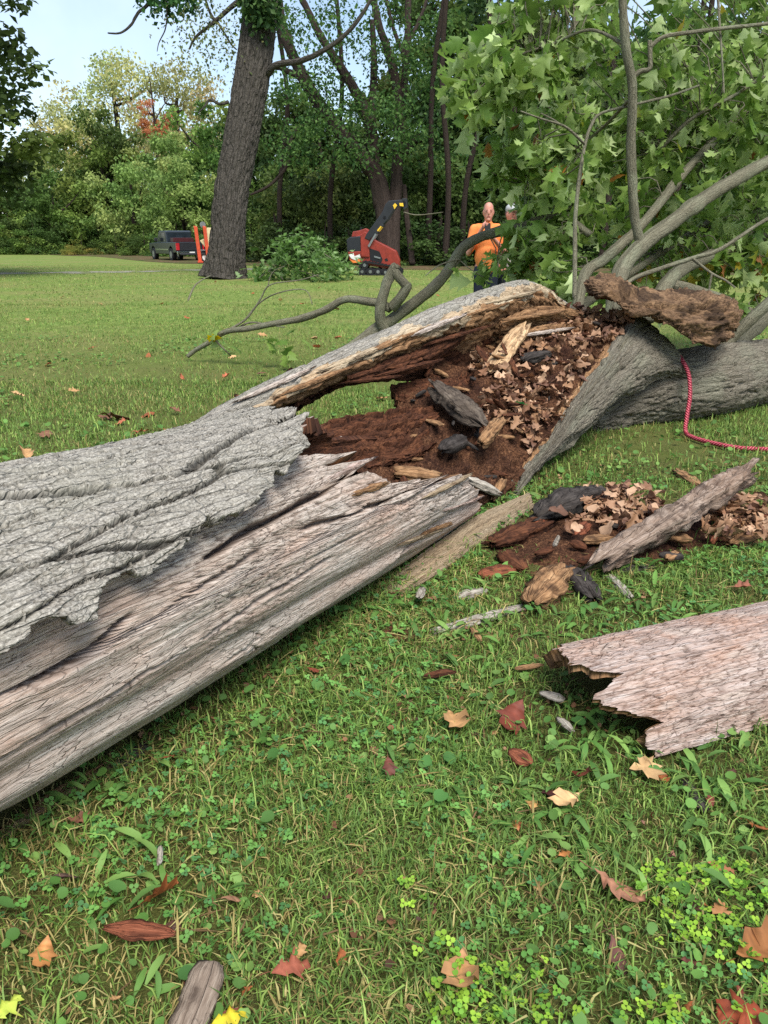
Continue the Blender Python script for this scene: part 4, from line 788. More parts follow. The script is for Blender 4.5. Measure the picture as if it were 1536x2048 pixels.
for q in range(70):
    i = RNG.uniform(1, 6.6); k = RNG.uniform(.3, 3.7); c = cat1(np.swapaxes(cat1(BEDC, [i]), 0, 1), [k])[0, 0] + np.array([0, 0, .03]); L = RNG.uniform(.06, .16); d = RNG.normal(size=3) * [1, 1, .25]; d /= np.linalg.norm(d)
    chunk('hollow_crumb', c, c + d * L, L * RNG.uniform(.12, .4), .02, [ROT, DARKW, OCHRE, ROT][q % 4], 400 + q, 'small dark rotten fragment lying in the hollow of the trunk', 'wood fragment', 'rotten fragments in the hollow')

def splinter_part(parent, p0, p1, w, t, mat, seed):
    o = chunk('splinter', p0, p1, w, t, mat, seed, None, None, None, .8); o.parent = parent; o.location = Vector(o.location) - Vector(parent.location)
for q, (a, b, w) in enumerate([((480, 800, 3.74), (620, 738, 4.04), .04), ((560, 790, 3.86), (700, 735, 4.16), .035), ((640, 742, 4.06), (770, 690, 4.36), .05), ((720, 712, 4.24), (850, 655, 4.55), .04), ((820, 672, 4.46), (930, 628, 4.75), .05), ((900, 640, 4.7), (1040, 598, 5.1), .045), ((960, 610, 4.9), (1072, 582, 5.2), .06), ((1010, 640, 4.95), (1130, 622, 5.25), .05), ((1040, 672, 4.98), (1150, 655, 5.28), .045), ((690, 765, 4.18), (800, 752, 4.4), .04), ((760, 750, 4.32), (880, 720, 4.62), .05), ((850, 690, 4.58), (985, 650, 4.9), .04)]):
    splinter_part(ft, D(*a), D(*b), w, .022, [WOOD, OCHRE, PALEW, OCHRE][q % 4] if q < 9 else ROT, 700 + q)
def lsp(px, py, px2, py2, w, mat, seed, r=.0):
    u, v = logUV(px, py); u2, v2 = logUV(px2, py2); A = logP(np.array(u), np.array(v), np.array(LR - .035 + r)); B = logP(np.array(u2), np.array(v2), np.array(LR - .03 + r)); splinter_part(trunk, A, B, w, .02, mat, seed)
for q, (a, b, w) in enumerate([((640, 960), (752, 908), .035), ((700, 985), (790, 958), .04), ((780, 1010), (860, 975), .035), ((850, 1000), (948, 952), .05), ((880, 1030), (972, 1000), .045), ((860, 1075), (962, 1030), .04), ((600, 930), (690, 900), .03), ((800, 1100), (905, 1062), .035)]):
    lsp(*a, *b, w, [WOODP, OCHRE, WOOD, SAPW][q % 4], 720 + q)
# ------------------------------------------------------------------ red rope
ROPE = Mat('red woven rope', .6, .3); _u = ROPE.uvw(); _w = ROPE.n('TexWave', wave_type='BANDS', bands_direction='DIAGONAL'); ROPE.put(_w.inputs['Vector'], _u); _w.inputs['Scale'].default_value = 32; _w.inputs['Distortion'].default_value = 1
ROPE.base(ROPE.ramp(_w.outputs[1], [(.2, S(140, 30, 46)), (.7, S(188, 62, 80)), (.95, S(206, 112, 120))])); ROPE.bump(_w.outputs[1], .8, .006)
rp = [D(1352, 706, 5.66), D(1364, 720, 5.56), D(1377, 748, 5.52), D(1380, 790, 5.5), D(1374, 832, 5.46), Gg(1371, 862, .04), Gg(1384, 874, .03), Gg(1430, 887, .03), Gg(1480, 896, .03), Gg(1536, 899, .03), Gg(1640, 910, .03), Gg(1750, 900, .03)]
top(link('red_rope', tube('red_rope', rp, [.0145, .0145], ROPE.m, 160, 14, lambda u, a, r: .0022 * np.sin(u * 260 + a * 2))), 'red woven rope hanging down the trunk and trailing over the grass', 'rope')

# ------------------------------------------------------------------ leaves on the ground and in the hollow
def dry_template(seed, curl, fold):
    V, F_ = oak_template(seed=seed, curl=curl, fold=fold); n = 12; y = V[:n, 1]; env = .30 * np.sin(np.pi * np.clip(y * .95 + .03, 0, 1)) ** .8; g = np.random.default_rng(seed)
    for k, sgn in ((1, -1), (2, 1)):
        w = np.abs(V[k * n:(k + 1) * n, 0]); w2 = .55 * w + .5 * env; w2[0] = .012; w2[-1] = 0; V[k * n:(k + 1) * n, 0] = sgn * w2; V[k * n:(k + 1) * n, 2] += .06 * g.normal(size=n) * (w2 > .1) - 1.2 * curl * w2 ** 2
    return V, F_
def curl_template(seed):
    g = np.random.default_rng(seed); n = 7; y = np.linspace(0, 1, n); w = .30 * np.sin(np.pi * np.clip(y * .9 + .06, 0, 1)) ** .7 * (1 + .35 * g.normal(size=n)); c = g.uniform(.3, 1.0); V = []
    for k in (-1, -.5, 0, .5, 1):
        x = w * k; V.append(np.stack([np.sin(x * 3 * c) / (3 * c), y + .04 * g.normal(size=n) * abs(k), (1 - np.cos(x * 3 * c)) / (3 * c) * 1.3 - .5 * (y - .5) ** 2 * g.uniform(-1, 1.5) + .03 * g.normal(size=n)], 1))
    F_ = []
    for k in range(4):
        for i in range(n - 1): a = k * n + i; b = a + n; F_ += [[a, b, b + 1], [a, b + 1, a + 1]]
    return np.concatenate(V), np.array(F_)
ltm = [dry_template(30 + q, -.3 + .4 * q, .25 - .25 * q) for q in range(4)]; ctm = [curl_template(60 + q) for q in range(6)]; mtm = maple_template(3, .25)
def gleaf(px, py, L, az, colr, label, kind=0, z=.04, tilt=0.0, roll=0.0, stalk=True, cat='leaf', group=None):
    TV, TF = mtm if kind == 9 else ltm[kind]
    L = L * 1.05; V = TV - np.array([0, .45, 0]); V = V * L; V[:, 2] += .5 * (V[:, 1] ** 2) / L * RNG.uniform(-.6, 1.4) + .9 * V[:, 0] ** 2 / L * RNG.uniform(-.8, 1.6); c = np.repeat(np.array(colr)[None], len(V), 0) * RNG.uniform(.7, 1.1, (len(V), 1)); c[:12 if kind != 9 else 1] *= 1.35
    sv, suv = tubeV([(0, -.44 * L, 0), (0, -.6 * L, .01 * L), (.03 * L, -.78 * L, .03 * L)], [.008 * L, .012 * L], 6, 4); sf = gridF(6, 4, True, len(V))
    F_ = np.concatenate([TF, sf[:, [0, 1, 2]], sf[:, [0, 2, 3]]])
    me = fmesh('fallen_leaf', np.concatenate([V, sv.reshape(-1, 3)]), F_, DRY, col=np.concatenate([c, np.repeat(np.array(colr)[None] * .6, 24, 0)]))
    o = link('fallen_leaf', me); p = Gg(px, py, z - .012); o.location = p; Mx = Matrix(rotZXY(np.array([az]), np.array([tilt]), np.array([roll]))[0].tolist()).to_euler(); o.rotation_euler = Mx
    return top(o, label, cat, group)
TAN, ORG, RED, PALE, BRN, YEL, DBR = S(180, 140, 94), S(156, 92, 54), S(112, 54, 38), S(206, 168, 118), S(128, 90, 66), S(206, 188, 50), S(80, 52, 42)
gleaf(908, 1440, .10, 2.9, TAN, 'light tan oak leaf lying flat in the grass beside a dark red oak leaf', 0, .045)
gleaf(1028, 1430, .115, -2.6, RED, 'glossy dark red-brown oak leaf standing in the grass beside a tan leaf', 1, .05, .3, .5)
gleaf(1290, 1535, .105, 2.4, PALE, 'pale yellow-tan maple leaf under the corner of the slab', 9, .045)
gleaf(1136, 1600, .085, -2.2, PALE, 'pale peach pointed oak leaf in the grass below the maple leaf', 0, .045)
gleaf(1165, 1545, .07, .4, RED, 'small dark red oak leaf lying between the maple leaf and the brown chip', 2, .045, .2, .5)
gleaf(1232, 1770, .11, 2.3, S(167, 118, 91), 'brownish pink narrow oak leaf in the bare patch of the grass', 1, .045, .1, .5)
gleaf(922, 1948, .095, -2.95, S(179, 134, 89), 'large tan oak leaf beside the bright green clover', 0, .035)
gleaf(580, 1930, .075, 1.2, S(160, 92, 70), 'reddish oak leaf with pointed lobes in the near grass', 2, .04)
gleaf(316, 1790, .085, .75, S(155, 89, 49), 'folded orange-brown oak leaf standing in the grass above the bark chip', 1, .05, .1, 1.1)
gleaf(88, 1905, .06, 3.0, S(176, 122, 71), 'curled orange-tan leaf in the grass near the bark chip', 1, .045, .2, .3)
gleaf(1512, 1900, .105, 1.2, S(151, 100, 57), 'brown and orange patterned oak leaf at the edge of the bare patch', 0, .04)
gleaf(1495, 2025, .092, -1.3, S(141, 67, 41), 'wet glossy russet oak leaf with dark spots', 2, .04)
gleaf(1440, 1730, .055, 1.8, S(163, 107, 75), 'small brown two-lobed leaf in the right grass above the round brown leaf', 2, .045)
gleaf(1442, 1822, .05, .2, S(174, 124, 79), 'small rounded orange-brown leaf in the grass', 9, .04)
gleaf(1380, 1812, .05, 1.0, DBR, 'small dark purple-brown curled leaf next to the round leaf', 1, .035, .2, .4)
gleaf(1240, 1900, .07, 2.8, S(102, 68, 60), 'dark maroon oak leaf half hidden in the grass above the clover', 3, .03, .1, .5)
gleaf(1390, 1920, .055, 1.7, S(103, 62, 51), 'small dark red leaf lying before the patterned leaf', 3, .03)
gleaf(1510, 1650, .06, 2.0, S(160, 94, 54), 'bright orange-brown leaf in the grass at the right', 1, .04, .2, .6)
gleaf(1480, 1175, .07, 1.6, S(148, 95, 74), 'reddish brown leaf on the grass behind the slab', 0, .05)
gleaf(778, 1530, .05, 3.0, S(100, 55, 43), 'small dark red leaf standing in a grass tuft', 1, .05, .5, .3)
gleaf(1066, 1605, .045, .3, S(185, 141, 85), 'small yellow-orange leaf beside the pale oak leaf', 2, .04)
gleaf(1100, 1580, .05, 1.3, S(80, 42, 36), 'very dark red leaf behind the pale oak leaf', 3, .035)
gleaf(1128, 1705, .035, 1.0, S(172, 113, 65), 'tiny orange leaf below the pale oak leaf', 2, .04)
gleaf(458, 1790, .04, .9, S(165, 122, 93), 'tiny pale brown crumpled leaf right of the folded leaf', 3, .045, .2, .4)
gleaf(122, 1745, .055, .8, S(123, 94, 87), 'half maroon, half pale curled leaf near the trunk', 3, .04, .2, .7)
gleaf(335, 1510, .045, .6, S(152, 95, 61), 'small orange leaf in the shade by the trunk', 2, .04, .2, .4)
gleaf(625, 1338, .04, 1.6, S(126, 66, 48), 'small dark orange leaf close under the trunk', 1, .04, .3, .2)
gleaf(455, 2030, .06, 1.0, YEL, 'bright yellow leaf by the flat wood piece', 2, .045)
gleaf(6, 2015, .06, .5, S(189, 205, 85), 'yellow-green leaf in the near left grass', 2, .045)
gleaf(155, 1640, .05, 1.7, S(130, 88, 69), 'pinkish brown leaf in the shade under the trunk end', 0, .035)
gleaf(865, 1197, .045, .2, S(140, 102, 73), 'round brown leaf near the pale splinter', 9, .04)
gleaf(906, 1310, .04, .9, S(156, 99, 64), 'small orange leaf left of the orange splinter', 2, .04)
gleaf(1240, 1390, .05, 1.2, S(176, 115, 75), 'orange torn leaf under the pointed end of the slab', 1, .05)
# dry leaves dotted over the lawn behind the trunk
for (px, py) in [(180, 690), (240, 845), (300, 830), (215, 830), (320, 855), (290, 860), (347, 828), (270, 880), (380, 630), (595, 620), (632, 668), (678, 672), (612, 600), (90, 870), (60, 905), (530, 668), (715, 590), (500, 585), (420, 560), (120, 590), (330, 600), (60, 640), (250, 560), (300, 700), (150, 780), (40, 800), (680, 620), (850, 640), (580, 760), (640, 690), (470, 700), (760, 790), (200, 610), (560, 600), (440, 760), (90, 730), (355, 760), (520, 740), (880, 585), (905, 560), (640, 575)]:
    p = (px + RNG.normal() * 5, py + RNG.normal() * 5)
    gleaf(*p, RNG.uniform(.09, .14), RNG.uniform(0, 6.28), [ORG, TAN, BRN, S(186, 110, 76), PALE][RNG.integers(5)], 'dry fallen leaf dotted on the lawn behind the trunk', int(RNG.integers(4)), .05, RNG.normal() * .3, RNG.normal() * .4, True, 'leaf', 'leaves on the lawn behind the trunk')
gleaf(228, 828, .22, 1.3, S(90, 62, 34), 'large curled brown leaf cluster on the lawn behind the trunk bark', 1, .07, .2, .5)
# small scattered leaf bits between the grass
for q in range(60):
    py = RNG.uniform(1180, 2040); px = RNG.uniform(-40, 1570); p = G(px, py)
    if abs((p - LA) @ LN) < .6 and (p - LA) @ LD < 2.3 or (px > 1090 and 1220 < py < 1520): continue
    gleaf(px, py, RNG.uniform(.018, .035), RNG.uniform(0, 6.28), [ORG, TAN, BRN, RED, DBR, S(150, 110, 90)][RNG.integers(6)], 'tiny scrap of dry leaf among the blades of the near grass', int(RNG.integers(4)), .03, RNG.normal() * .4, RNG.normal() * .5, True, 'leaf scrap', 'leaf scraps in the near grass')
# litter: heaps of curled dry leaves
def heap(pts, nsep, name, label, group, stuff_label, sz=(.04, .10)):
    n = len(pts); k = RNG.integers(0, 6, n); az = RNG.uniform(0, 6.28, n); ti = RNG.normal(0, .5, n); ro = RNG.normal(0, .7, n); R_ = rotZXY(az, ti, ro); s = RNG.uniform(*sz, n)
    lp_ = np.array([S(170, 132, 102), S(144, 106, 80), S(196, 160, 128), S(112, 80, 62), S(158, 120, 88)]); cc = lp_[RNG.integers(0, 5, n)] * RNG.uniform(.75, 1.1, (n, 1))
    cache = {}
    for i in range(nsep):
        key = (int(k[i]), i % 5)
        if key not in cache: cache[key] = fmesh('dry_leaf', ctm[key[0]][0] - [0, .45, 0], ctm[key[0]][1], DRY, col=np.repeat(lp_[key[1]][None], len(ctm[0][0]), 0))
        o = link('dry_leaf', cache[key]); o.location = pts[i]; o.scale = (s[i] * 1.2,) + (s[i],) * 2; o.rotation_euler = Matrix(R_[i].tolist()).to_euler(); top(o, label, 'leaf', group)
    for q in range(6):
        m = np.where(k[nsep:] == q)[0] + nsep
        if len(m): top(link(name, scatter(name, ctm[q][0] - [0, .45, 0], ctm[q][1], pts[m], R_[m], np.stack([s[m] * 1.2, s[m], s[m]], 1), cc[m], DRY)), stuff_label, None, None, 'stuff')
bi = RNG.uniform(0, 1, 520); bk = RNG.uniform(0, 1, 520)
ip = np.where(bi < .72, 4.0 + 2.9 * RNG.uniform(0, 1, 520), 2.6 + 1.4 * RNG.uniform(0, 1, 520)); kp = np.where(bi < .72, .9 + 2.9 * bk, 2.0 + 1.9 * bk)
hp = np.array([cat1(np.swapaxes(cat1(BEDC, [a]), 0, 1), [b])[0, 0] for a, b in zip(ip, kp)]) + np.array([0, 0, .035]) + RNG.normal(size=(520, 3)) * [.01, .01, .02]
heap(hp, 120, 'leaf_litter', 'dry tan leaf lying in the hollow of the split trunk', 'dry leaves in the hollow', 'mass of dry tan leaves filling the hollow')
def gp(px0, px1, py0, py1, n, z=.06):
    return np.array([Gg(RNG.uniform(px0, px1), RNG.uniform(py0, py1), z + RNG.uniform(0, .05)) for _ in range(n)])
heap(np.concatenate([gp(1170, 1320, 970, 1045, 110), gp(1400, 1560, 990, 1070, 110), gp(1100, 1300, 1020, 1060, 20)]), 70, 'leaf_litter', 'dry tan leaf heaped on the brown mulch beside the broken plank', 'dry leaves on the mulch', 'mass of dry tan leaves on the mulch')
_gl = Gg(1045, 812); 
o = link('green_leaf', fmesh('green_leaf', (ltm[0][0] * [.3, 1, .6] - [0, .45, 0]) * .09, ltm[0][1], CROWNL, col=np.repeat(np.array(S(60, 140, 70))[None], len(ltm[0][0]), 0))); o.location = D(1045, 808, 4.42); o.rotation_euler = (.2, .2, 1.9); top(o, 'single bright green leaf lying in the brown hollow', 'leaf')

# ------------------------------------------------------------------ grass, clover and weeds (uncountable)
def occupied(x, y):
    p = np.stack([x, y], -1); a = (p - LA[:2]) @ LD[:2]; b = np.abs((p - LA[:2]) @ LN[:2]); m = (a < 2.2) & (b < .12)
    q = p - SO[:2]; m |= ((q @ sdir[:2]) > .02) & (np.abs(q @ sn[:2]) < .2)
    return m
def wedge(n, d0, d1, wide=1.25):
    """random points on the ground in front of the camera, even per square metre"""
    y = np.sqrt(RNG.uniform(d0 * d0, d1 * d1, n)); x = RNG.uniform(-1, 1, n) * (y * .52 * wide + .75); return x, y
GP = np.array([S(88, 112, 48), S(112, 142, 62), S(130, 160, 74), S(152, 176, 90), S(118, 146, 76), S(94, 128, 60)]); STRAW = np.array([S(176, 160, 100), S(150, 132, 80), S(196, 184, 120)])
def blades(name, n, d0, d1, hgt, wid, straw, keep=1.0, label='short lawn grass'):
    x, y = wedge(n, d0, d1); pat = fbm(x * 1.6, y * 1.6, 0, 501, 3); m = ~occupied(x, y) & (RNG.random(n) < .62 + .75 * pat)
    inm = in_mulch(x, y, .93); m &= (~inm) | (RNG.random(n) < .07)
    x, y, pat = x[m], y[m], pat[m]; n = len(x)
    tuft = voro(x * 9, y * 9, 502); dx = RNG.normal(size=n); dy = RNG.normal(size=n); nn = np.hypot(dx, dy); dx /= nn; dy /= nn
    H_ = hgt * RNG.lognormal(-.15, .35, n) * (1 + .5 * (tuft[2] - .5)); lean = np.clip(RNG.normal(.75, .4, n), .05, 1.7); w = wid * RNG.uniform(.6, 1.3, n)
    z = gz(x, y) - .004; sx, sy = -dy, dx
    P0 = np.stack([x, y, z], -1); S_ = np.stack([sx, sy, 0 * x], -1) * (w / 2)[:, None]; Dr = np.stack([dx, dy, 0 * x], -1); Z = np.array([0, 0, 1.0])
    m1 = P0 + Dr * (H_ * lean * .35)[:, None] + Z * (H_ * .62)[:, None]; tp_ = P0 + Dr * (H_ * lean)[:, None] + Z * (H_ * np.maximum(.95 - .35 * lean, .25))[:, None]
    V = np.stack([P0 - S_, P0 + S_, m1 - S_ * .85, m1 + S_ * .85, tp_], 1)
    b = np.arange(n)[:, None] * 5; F_ = np.concatenate([b + [0, 1, 3], b + [0, 3, 2], b + [2, 3, 4]]) if d0 < 5 else None
    c = GP[RNG.integers(0, 6, n)] * RNG.uniform(.68, 1.28, (n, 1)) * (1 + .22 * fbm(x * .45, y * .45, 0, 505, 3))[:, None]; st = RNG.random(n) < straw * (1 + 1.2 * vn(x * 1.1, y * 1.1, 0, 503)); c[st] = STRAW[RNG.integers(0, 3, st.sum())] * RNG.uniform(.7, 1.1, (st.sum(), 1))
    if F_ is None: V = V[:, [0, 1, 4]]; F_ = np.arange(n)[:, None] * 3 + [0, 1, 2]
    C_ = np.repeat(c[:, None], V.shape[1], 1)
    return top(link(name, fmesh(name, V, F_, GRASS, col=C_.reshape(-1, 3))), label, None, None, 'stuff')
blades('grass', 185000, .55, 3.2, .036, .0040, .13, label='short green and straw-coloured grass in the foreground')
blades('grass', 55000, .55, 1.7, .030, .0026, .3, label='fine mixed dry and green undergrowth of the foreground turf')
blades('grass', 150000, 3.0, 7.5, .045, .0055, .14, label='short green grass around the fallen trunk')
blades('grass', 150000, 7.2, 17, .05, .010, .14, label='lawn grass behind the fallen trunk')
blades('grass', 100000, 16.5, 44, .055, .022, .2, label='distant lawn grass towards the trees')
# broad leaf templates
def strip(L, w, n=5, arch=.5, heart=False):
    t = np.linspace(0, 1, n); ww = w * (np.sin(np.pi * np.clip(t * .92 + .06, 0, 1)) ** .7); y = L * t; z = arch * L * (np.sin(t * 2.2) * .6 - t * .35)
    V = np.concatenate([np.stack([-ww / 2, y, z + .12 * ww], 1), np.stack([0 * t, y, z], 1), np.stack([ww / 2, y, z + .12 * ww], 1)])
    F_ = []
    for i in range(n - 1):
        for k in (0, 1): a = k * n + i; b = (k + 1) * n + i; F_ += [[a, b, b + 1], [a, b + 1, a + 1]]
    return V, np.array(F_)
def rnd(n=9):
    a = np.linspace(0, 2 * np.pi, n, endpoint=False) - np.pi / 2; r = 1 - .35 * np.exp(-(np.minimum(np.arange(n), n - np.arange(n)) / .8) ** 2)
    V = np.concatenate([[[0, .35, -.12]], np.stack([r * np.cos(a), r * np.sin(a) + .35, .10 * np.abs(np.cos(a)) + 0 * a], 1)])
    return V, np.array([[0, 1 + i, 1 + (i + 1) % n] for i in range(n)])
def cl3():
    V, F_ = [], []
    for q in range(3):
        a = q * 2.094; v, f = rnd(7); v = v * [.55, .6, .5] + [0, .35, 0]; R_ = np.array([[math.cos(a), -math.sin(a), 0], [math.sin(a), math.cos(a), 0], [0, 0, 1]]); V.append(v @ R_.T); F_.append(f + q * 8)
    return np.concatenate(V), np.concatenate(F_)
def weeds(name, tm, n, d0, d1, s0, s1, zr, cols, freq, thr, label, tilt=.35, seed=0, where=None):
    x, y = wedge(n, d0, d1); m = ~occupied(x, y) & ~in_mulch(x, y, .9) & (fbm(x * freq, y * freq, 0, seed, 3) > thr)
    if where is not None: m &= where(x, y)
    x, y = x[m], y[m]; n = len(x); p = np.stack([x, y, gz(x, y) + RNG.uniform(*zr, n)], -1)
    R_ = rotZXY(RNG.uniform(0, 6.28, n), RNG.normal(0, tilt, n), RNG.normal(0, tilt, n)); cols = np.array(cols); c = cols[RNG.integers(0, len(cols), n)] * RNG.uniform(.75, 1.2, (n, 1))
    top(link(name, scatter(name, tm[0], tm[1], p, R_, RNG.uniform(s0, s1, n), c, GRASS)), label, None, None, 'stuff')
G1 = [S(86, 126, 58), S(108, 148, 70), S(98, 134, 68), S(126, 160, 82)]
weeds('clover', cl3(), 19000, .55, 4.2, .007, .012, (.012, .034), [S(96, 144, 68), S(116, 164, 82), S(88, 136, 78)], 2.2, .02, 'small three-leaved clover in the grass', seed=511)
weeds('bright_clover', cl3(), 6800, .7, 1.6, .007, .011, (.018, .04), [S(140, 178, 58), S(156, 192, 66), S(120, 168, 60)], 2.6, -.45, 'bright yellow-green clover patch in the near grass', seed=512, where=lambda x, y: (x > -.02) & (x < .8) & (y < 1.32) & (fbm(x * 5, y * 5, 0, 514, 3) > -.08))
weeds('ground_ivy', rnd(), 6200, .6, 4.5, .008, .015, (.012, .035), G1, 1.7, .0, 'round-leaved ground ivy between the grass blades', seed=513)
weeds('violet_leaves', rnd(11), 150, .7, 4.0, .014, .022, (.03, .05), [S(82, 126, 64), S(98, 140, 72)], .9, -.1, 'heart-shaped violet leaves above the grass', seed=515)
weeds('plantain', strip(1, .24), 5200, .6, 4.0, .045, .085, (.004, .02), G1, 1.3, .0, 'long broad plantain leaves in the grass', tilt=.25, seed=516)
weeds('ground_ivy', rnd(), 7000, 4.2, 11, .012, .024, (.02, .045), G1, .8, .05, 'broad-leaved weeds in the lawn around the trunk', seed=517)
weeds('dead_thatch', strip(1, .05, 4, .1), 7000, .55, 4.0, .05, .10, (.004, .02), list(STRAW) + [S(120, 96, 66)], 1.5, -.25, 'dead straw lying between the grass blades', tilt=.12, seed=518)
weeds('leaf_crumbs', rnd(6), 6000, .6, 4.5, .004, .011, (.008, .022), [S(110, 76, 54), S(146, 104, 74), S(82, 58, 44), S(170, 130, 96)], 1.5, -.2, 'fine brown leaf crumbs between the grass blades', tilt=.5, seed=519)

# ------------------------------------------------------------------ standing oak
OX = G(449, 556); OD = 27.0
def OP(px, py, dd=0.0): return D(px, py, OD + dd)
oak = empty('standing_oak', (float(OX[0]), float(OX[1]), 0))
top(oak, 'tall leaning dark grey oak trunk with deeply furrowed bark standing on the lawn', 'tree')
def d_oak(u, a, r):
    w = a * .62; w2 = w + .05 * fbm(u * .9, w * 3, 0, 601, 3) + .02 * fbm(u * 4, w * 8, 0, 606, 3); f1, f2, c = voro(u * 1.1, w2 * 8.5, 602); g1, g2, c2 = voro(u * 4.5, w2 * 16, 604)
    flare = .24 * np.exp(-u / .55) * (1 + .45 * np.sin(a * 4 + 1))
    return flare + .055 * (sst(0, .4, f2 - f1) - 1) + .03 * (c - .5) + .025 * (sst(0, .3, g2 - g1) - 1) + .02 * fbm(u * 7, w * 20, 0, 603, 4, .65)
pth = [D(449, 560, OD + .25), D(455, 490, OD), D(462, 390, OD), D(484, 270, OD), D(510, 117, OD), D(522, 0, OD), D(528, -120, OD), D(540, -260, OD)]
V, uv = tubeV(pth, [.62, .60, .60, .61, .62, .60, .56, .50], 330, 150, d_oak)
world_part(link('trunk', fmesh('trunk', V, gridF(330, 150, True), BARKOAK, uv)), oak)
for pts, r0, r1 in [([(535, 150, -.1), (546, 134, -.4), (565, 127, -.6), (600, 122, -.8), (640, 105, -1), (690, 70, -1.2), (730, 20, -1.4), (760, -40, -1.5)], .13, .05), ([(500, -8, 0), (470, 8, .2), (430, 43, .4), (392, 74, .5), (378, 100, .5)], .11, .03), ([(432, 40, .4), (445, 60, .5), (462, 88, .6), (474, 100, .6)], .05, .02), ([(430, 43, .4), (418, 20, .3), (405, -20, .2)], .06, .03),
                    ([(312, -30, 0), (296, 8, 0), (276, 26, 0), (262, 50, 0), (240, 66, 0), (214, 66, 0)], .07, .025), ([(458, 203, -.5), (440, 208, -.6), (420, 200, -.6), (408, 214, -.7), (396, 226, -.7)], .06, .02), ([(332, 0, 0), (334, 30, 0), (330, 60, 0), (318, 85, .1), (314, 104, .1)], .035, .012), ([(296, 12, 0), (312, -8, 0), (360, -40, 0), (430, -60, 0), (520, -80, 0)], .07, .14)]:
    world_part(link('limb', tube('limb', [D(x, y, OD + d) for x, y, d in pts], [r0, r1], BARKOAK, 30, 8, rough(7))), oak)
qt = (np.array([[0, 0, 0], [-.32, .5, .1], [0, 1, -.05], [.32, .5, .1]]), np.array([[0, 1, 2], [0, 2, 3]]))
def spray(name, cents, n, sp, size, cols, parent, mat=FOL, droop=.5, tm=None):
    c = np.array(cents)[RNG.integers(0, len(cents), n)] + RNG.normal(size=(n, 3)) * sp; R_ = rotZXY(RNG.uniform(0, 6.28, n), RNG.normal(droop, .5, n), RNG.normal(0, .7, n)); cols = np.array(cols)
    o = link(name, scatter(name, *(tm or qt), c, R_, RNG.uniform(size * .7, size * 1.3, n), cols[RNG.integers(0, len(cols), n)] * RNG.uniform(.7, 1.2, (n, 1)), mat))
    if parent is not None: world_part(o, parent); o['kind'] = 'stuff'
    return o
DG = [S(60, 92, 52), S(78, 112, 62), S(94, 128, 70), S(50, 80, 46)]
spray('foliage', [OP(500, 8, -.9), OP(530, 15, -.9), OP(545, 30, -.9), OP(520, 35, -.9), OP(510, -20, -.9), OP(490, -10, -.8), OP(540, 0, -.8)], 900, (.22, .2, .25), .2, DG, oak)
spray('foliage', [OP(310, 5), OP(330, 12), OP(345, -5), OP(360, 5), OP(385, 8), OP(320, -10), OP(300, -20), OP(400, -20)], 600, (.3, .4, .2), .2, DG, oak)
spray('foliage', [OP(px, py) for px, py in [(400, 40), (420, 20), (440, 60), (370, 60), (350, 40), (400, 90), (460, 110), (470, 80), (450, 130), (385, 110), (470, 40)]], 800, (.45, .6, .4), .13, [S(130, 140, 90), S(100, 116, 66), S(150, 150, 100)], oak)

# ------------------------------------------------------------------ tree kinds for the woods: each crown mesh shared by its copies
def crown_mesh(name, n, cols, seed, leaf=.26, ncl=70, shape='round', loose=.0):
    g = np.random.default_rng(seed)
    c = g.normal(size=(ncl, 3)); c /= np.linalg.norm(c, axis=1, keepdims=True); c *= (g.uniform(.12, 1, ncl) ** .5)[:, None]
    if shape == 'low': c[:, 2] = np.abs(c[:, 2]) ** 1.2 * 1.6 - 1.0
    rad = g.uniform(.16, .30, ncl) * (1 + loose); k = g.integers(0, ncl, n)
    p = g.normal(size=(n, 3)); p /= np.linalg.norm(p, axis=1, keepdims=True); p *= (g.uniform(0, 1, n) ** .45)[:, None] * rad[k][:, None]; p[:, 2] *= .62
    pos = (c[k] + p) * np.array([4, 4, 4.6]); az = g.uniform(0, 6.28, n); R_ = rotZXY(az, g.normal(.45, .55, n), g.normal(0, .8, n)); cols = np.array(cols)
    tint = cols[g.integers(0, len(cols), ncl)][k] * g.uniform(.72, 1.28, (n, 1))
    return scatter(name, *qt, pos, R_, g.uniform(leaf * .7, leaf * 1.35, n), tint, FOL), c * np.array([4, 4, 4.6])
def limb_mesh(cc, seed, mat, base=-9.0, r=.26, nl=14):
    g = np.random.default_rng(seed); sp = [(np.array([[0, 0, base], [.1, 0, base * .5], [-.1, .1, 0], [.15, 0, 3.2]]), [r * 1.25, r, r * .75, r * .2])]
    for i in g.permutation(len(cc))[:nl]:
        t = cc[i]; z0 = min(t[2] - abs(t[0]) * .5 - .8, 2.4); z0 = max(z0, base * .5); s0 = np.array([0, 0, z0]); sp.append((np.array([s0, s0 * .45 + t * .55 + g.normal(size=3) * .25 - [0, 0, .15], t]), [r * .42, r * .22, r * .07]))
    return join_tubes('trunk', sp, mat, 12, 7)
MG = [S(90, 114, 52), S(110, 136, 62), S(130, 150, 72), S(80, 102, 50)]
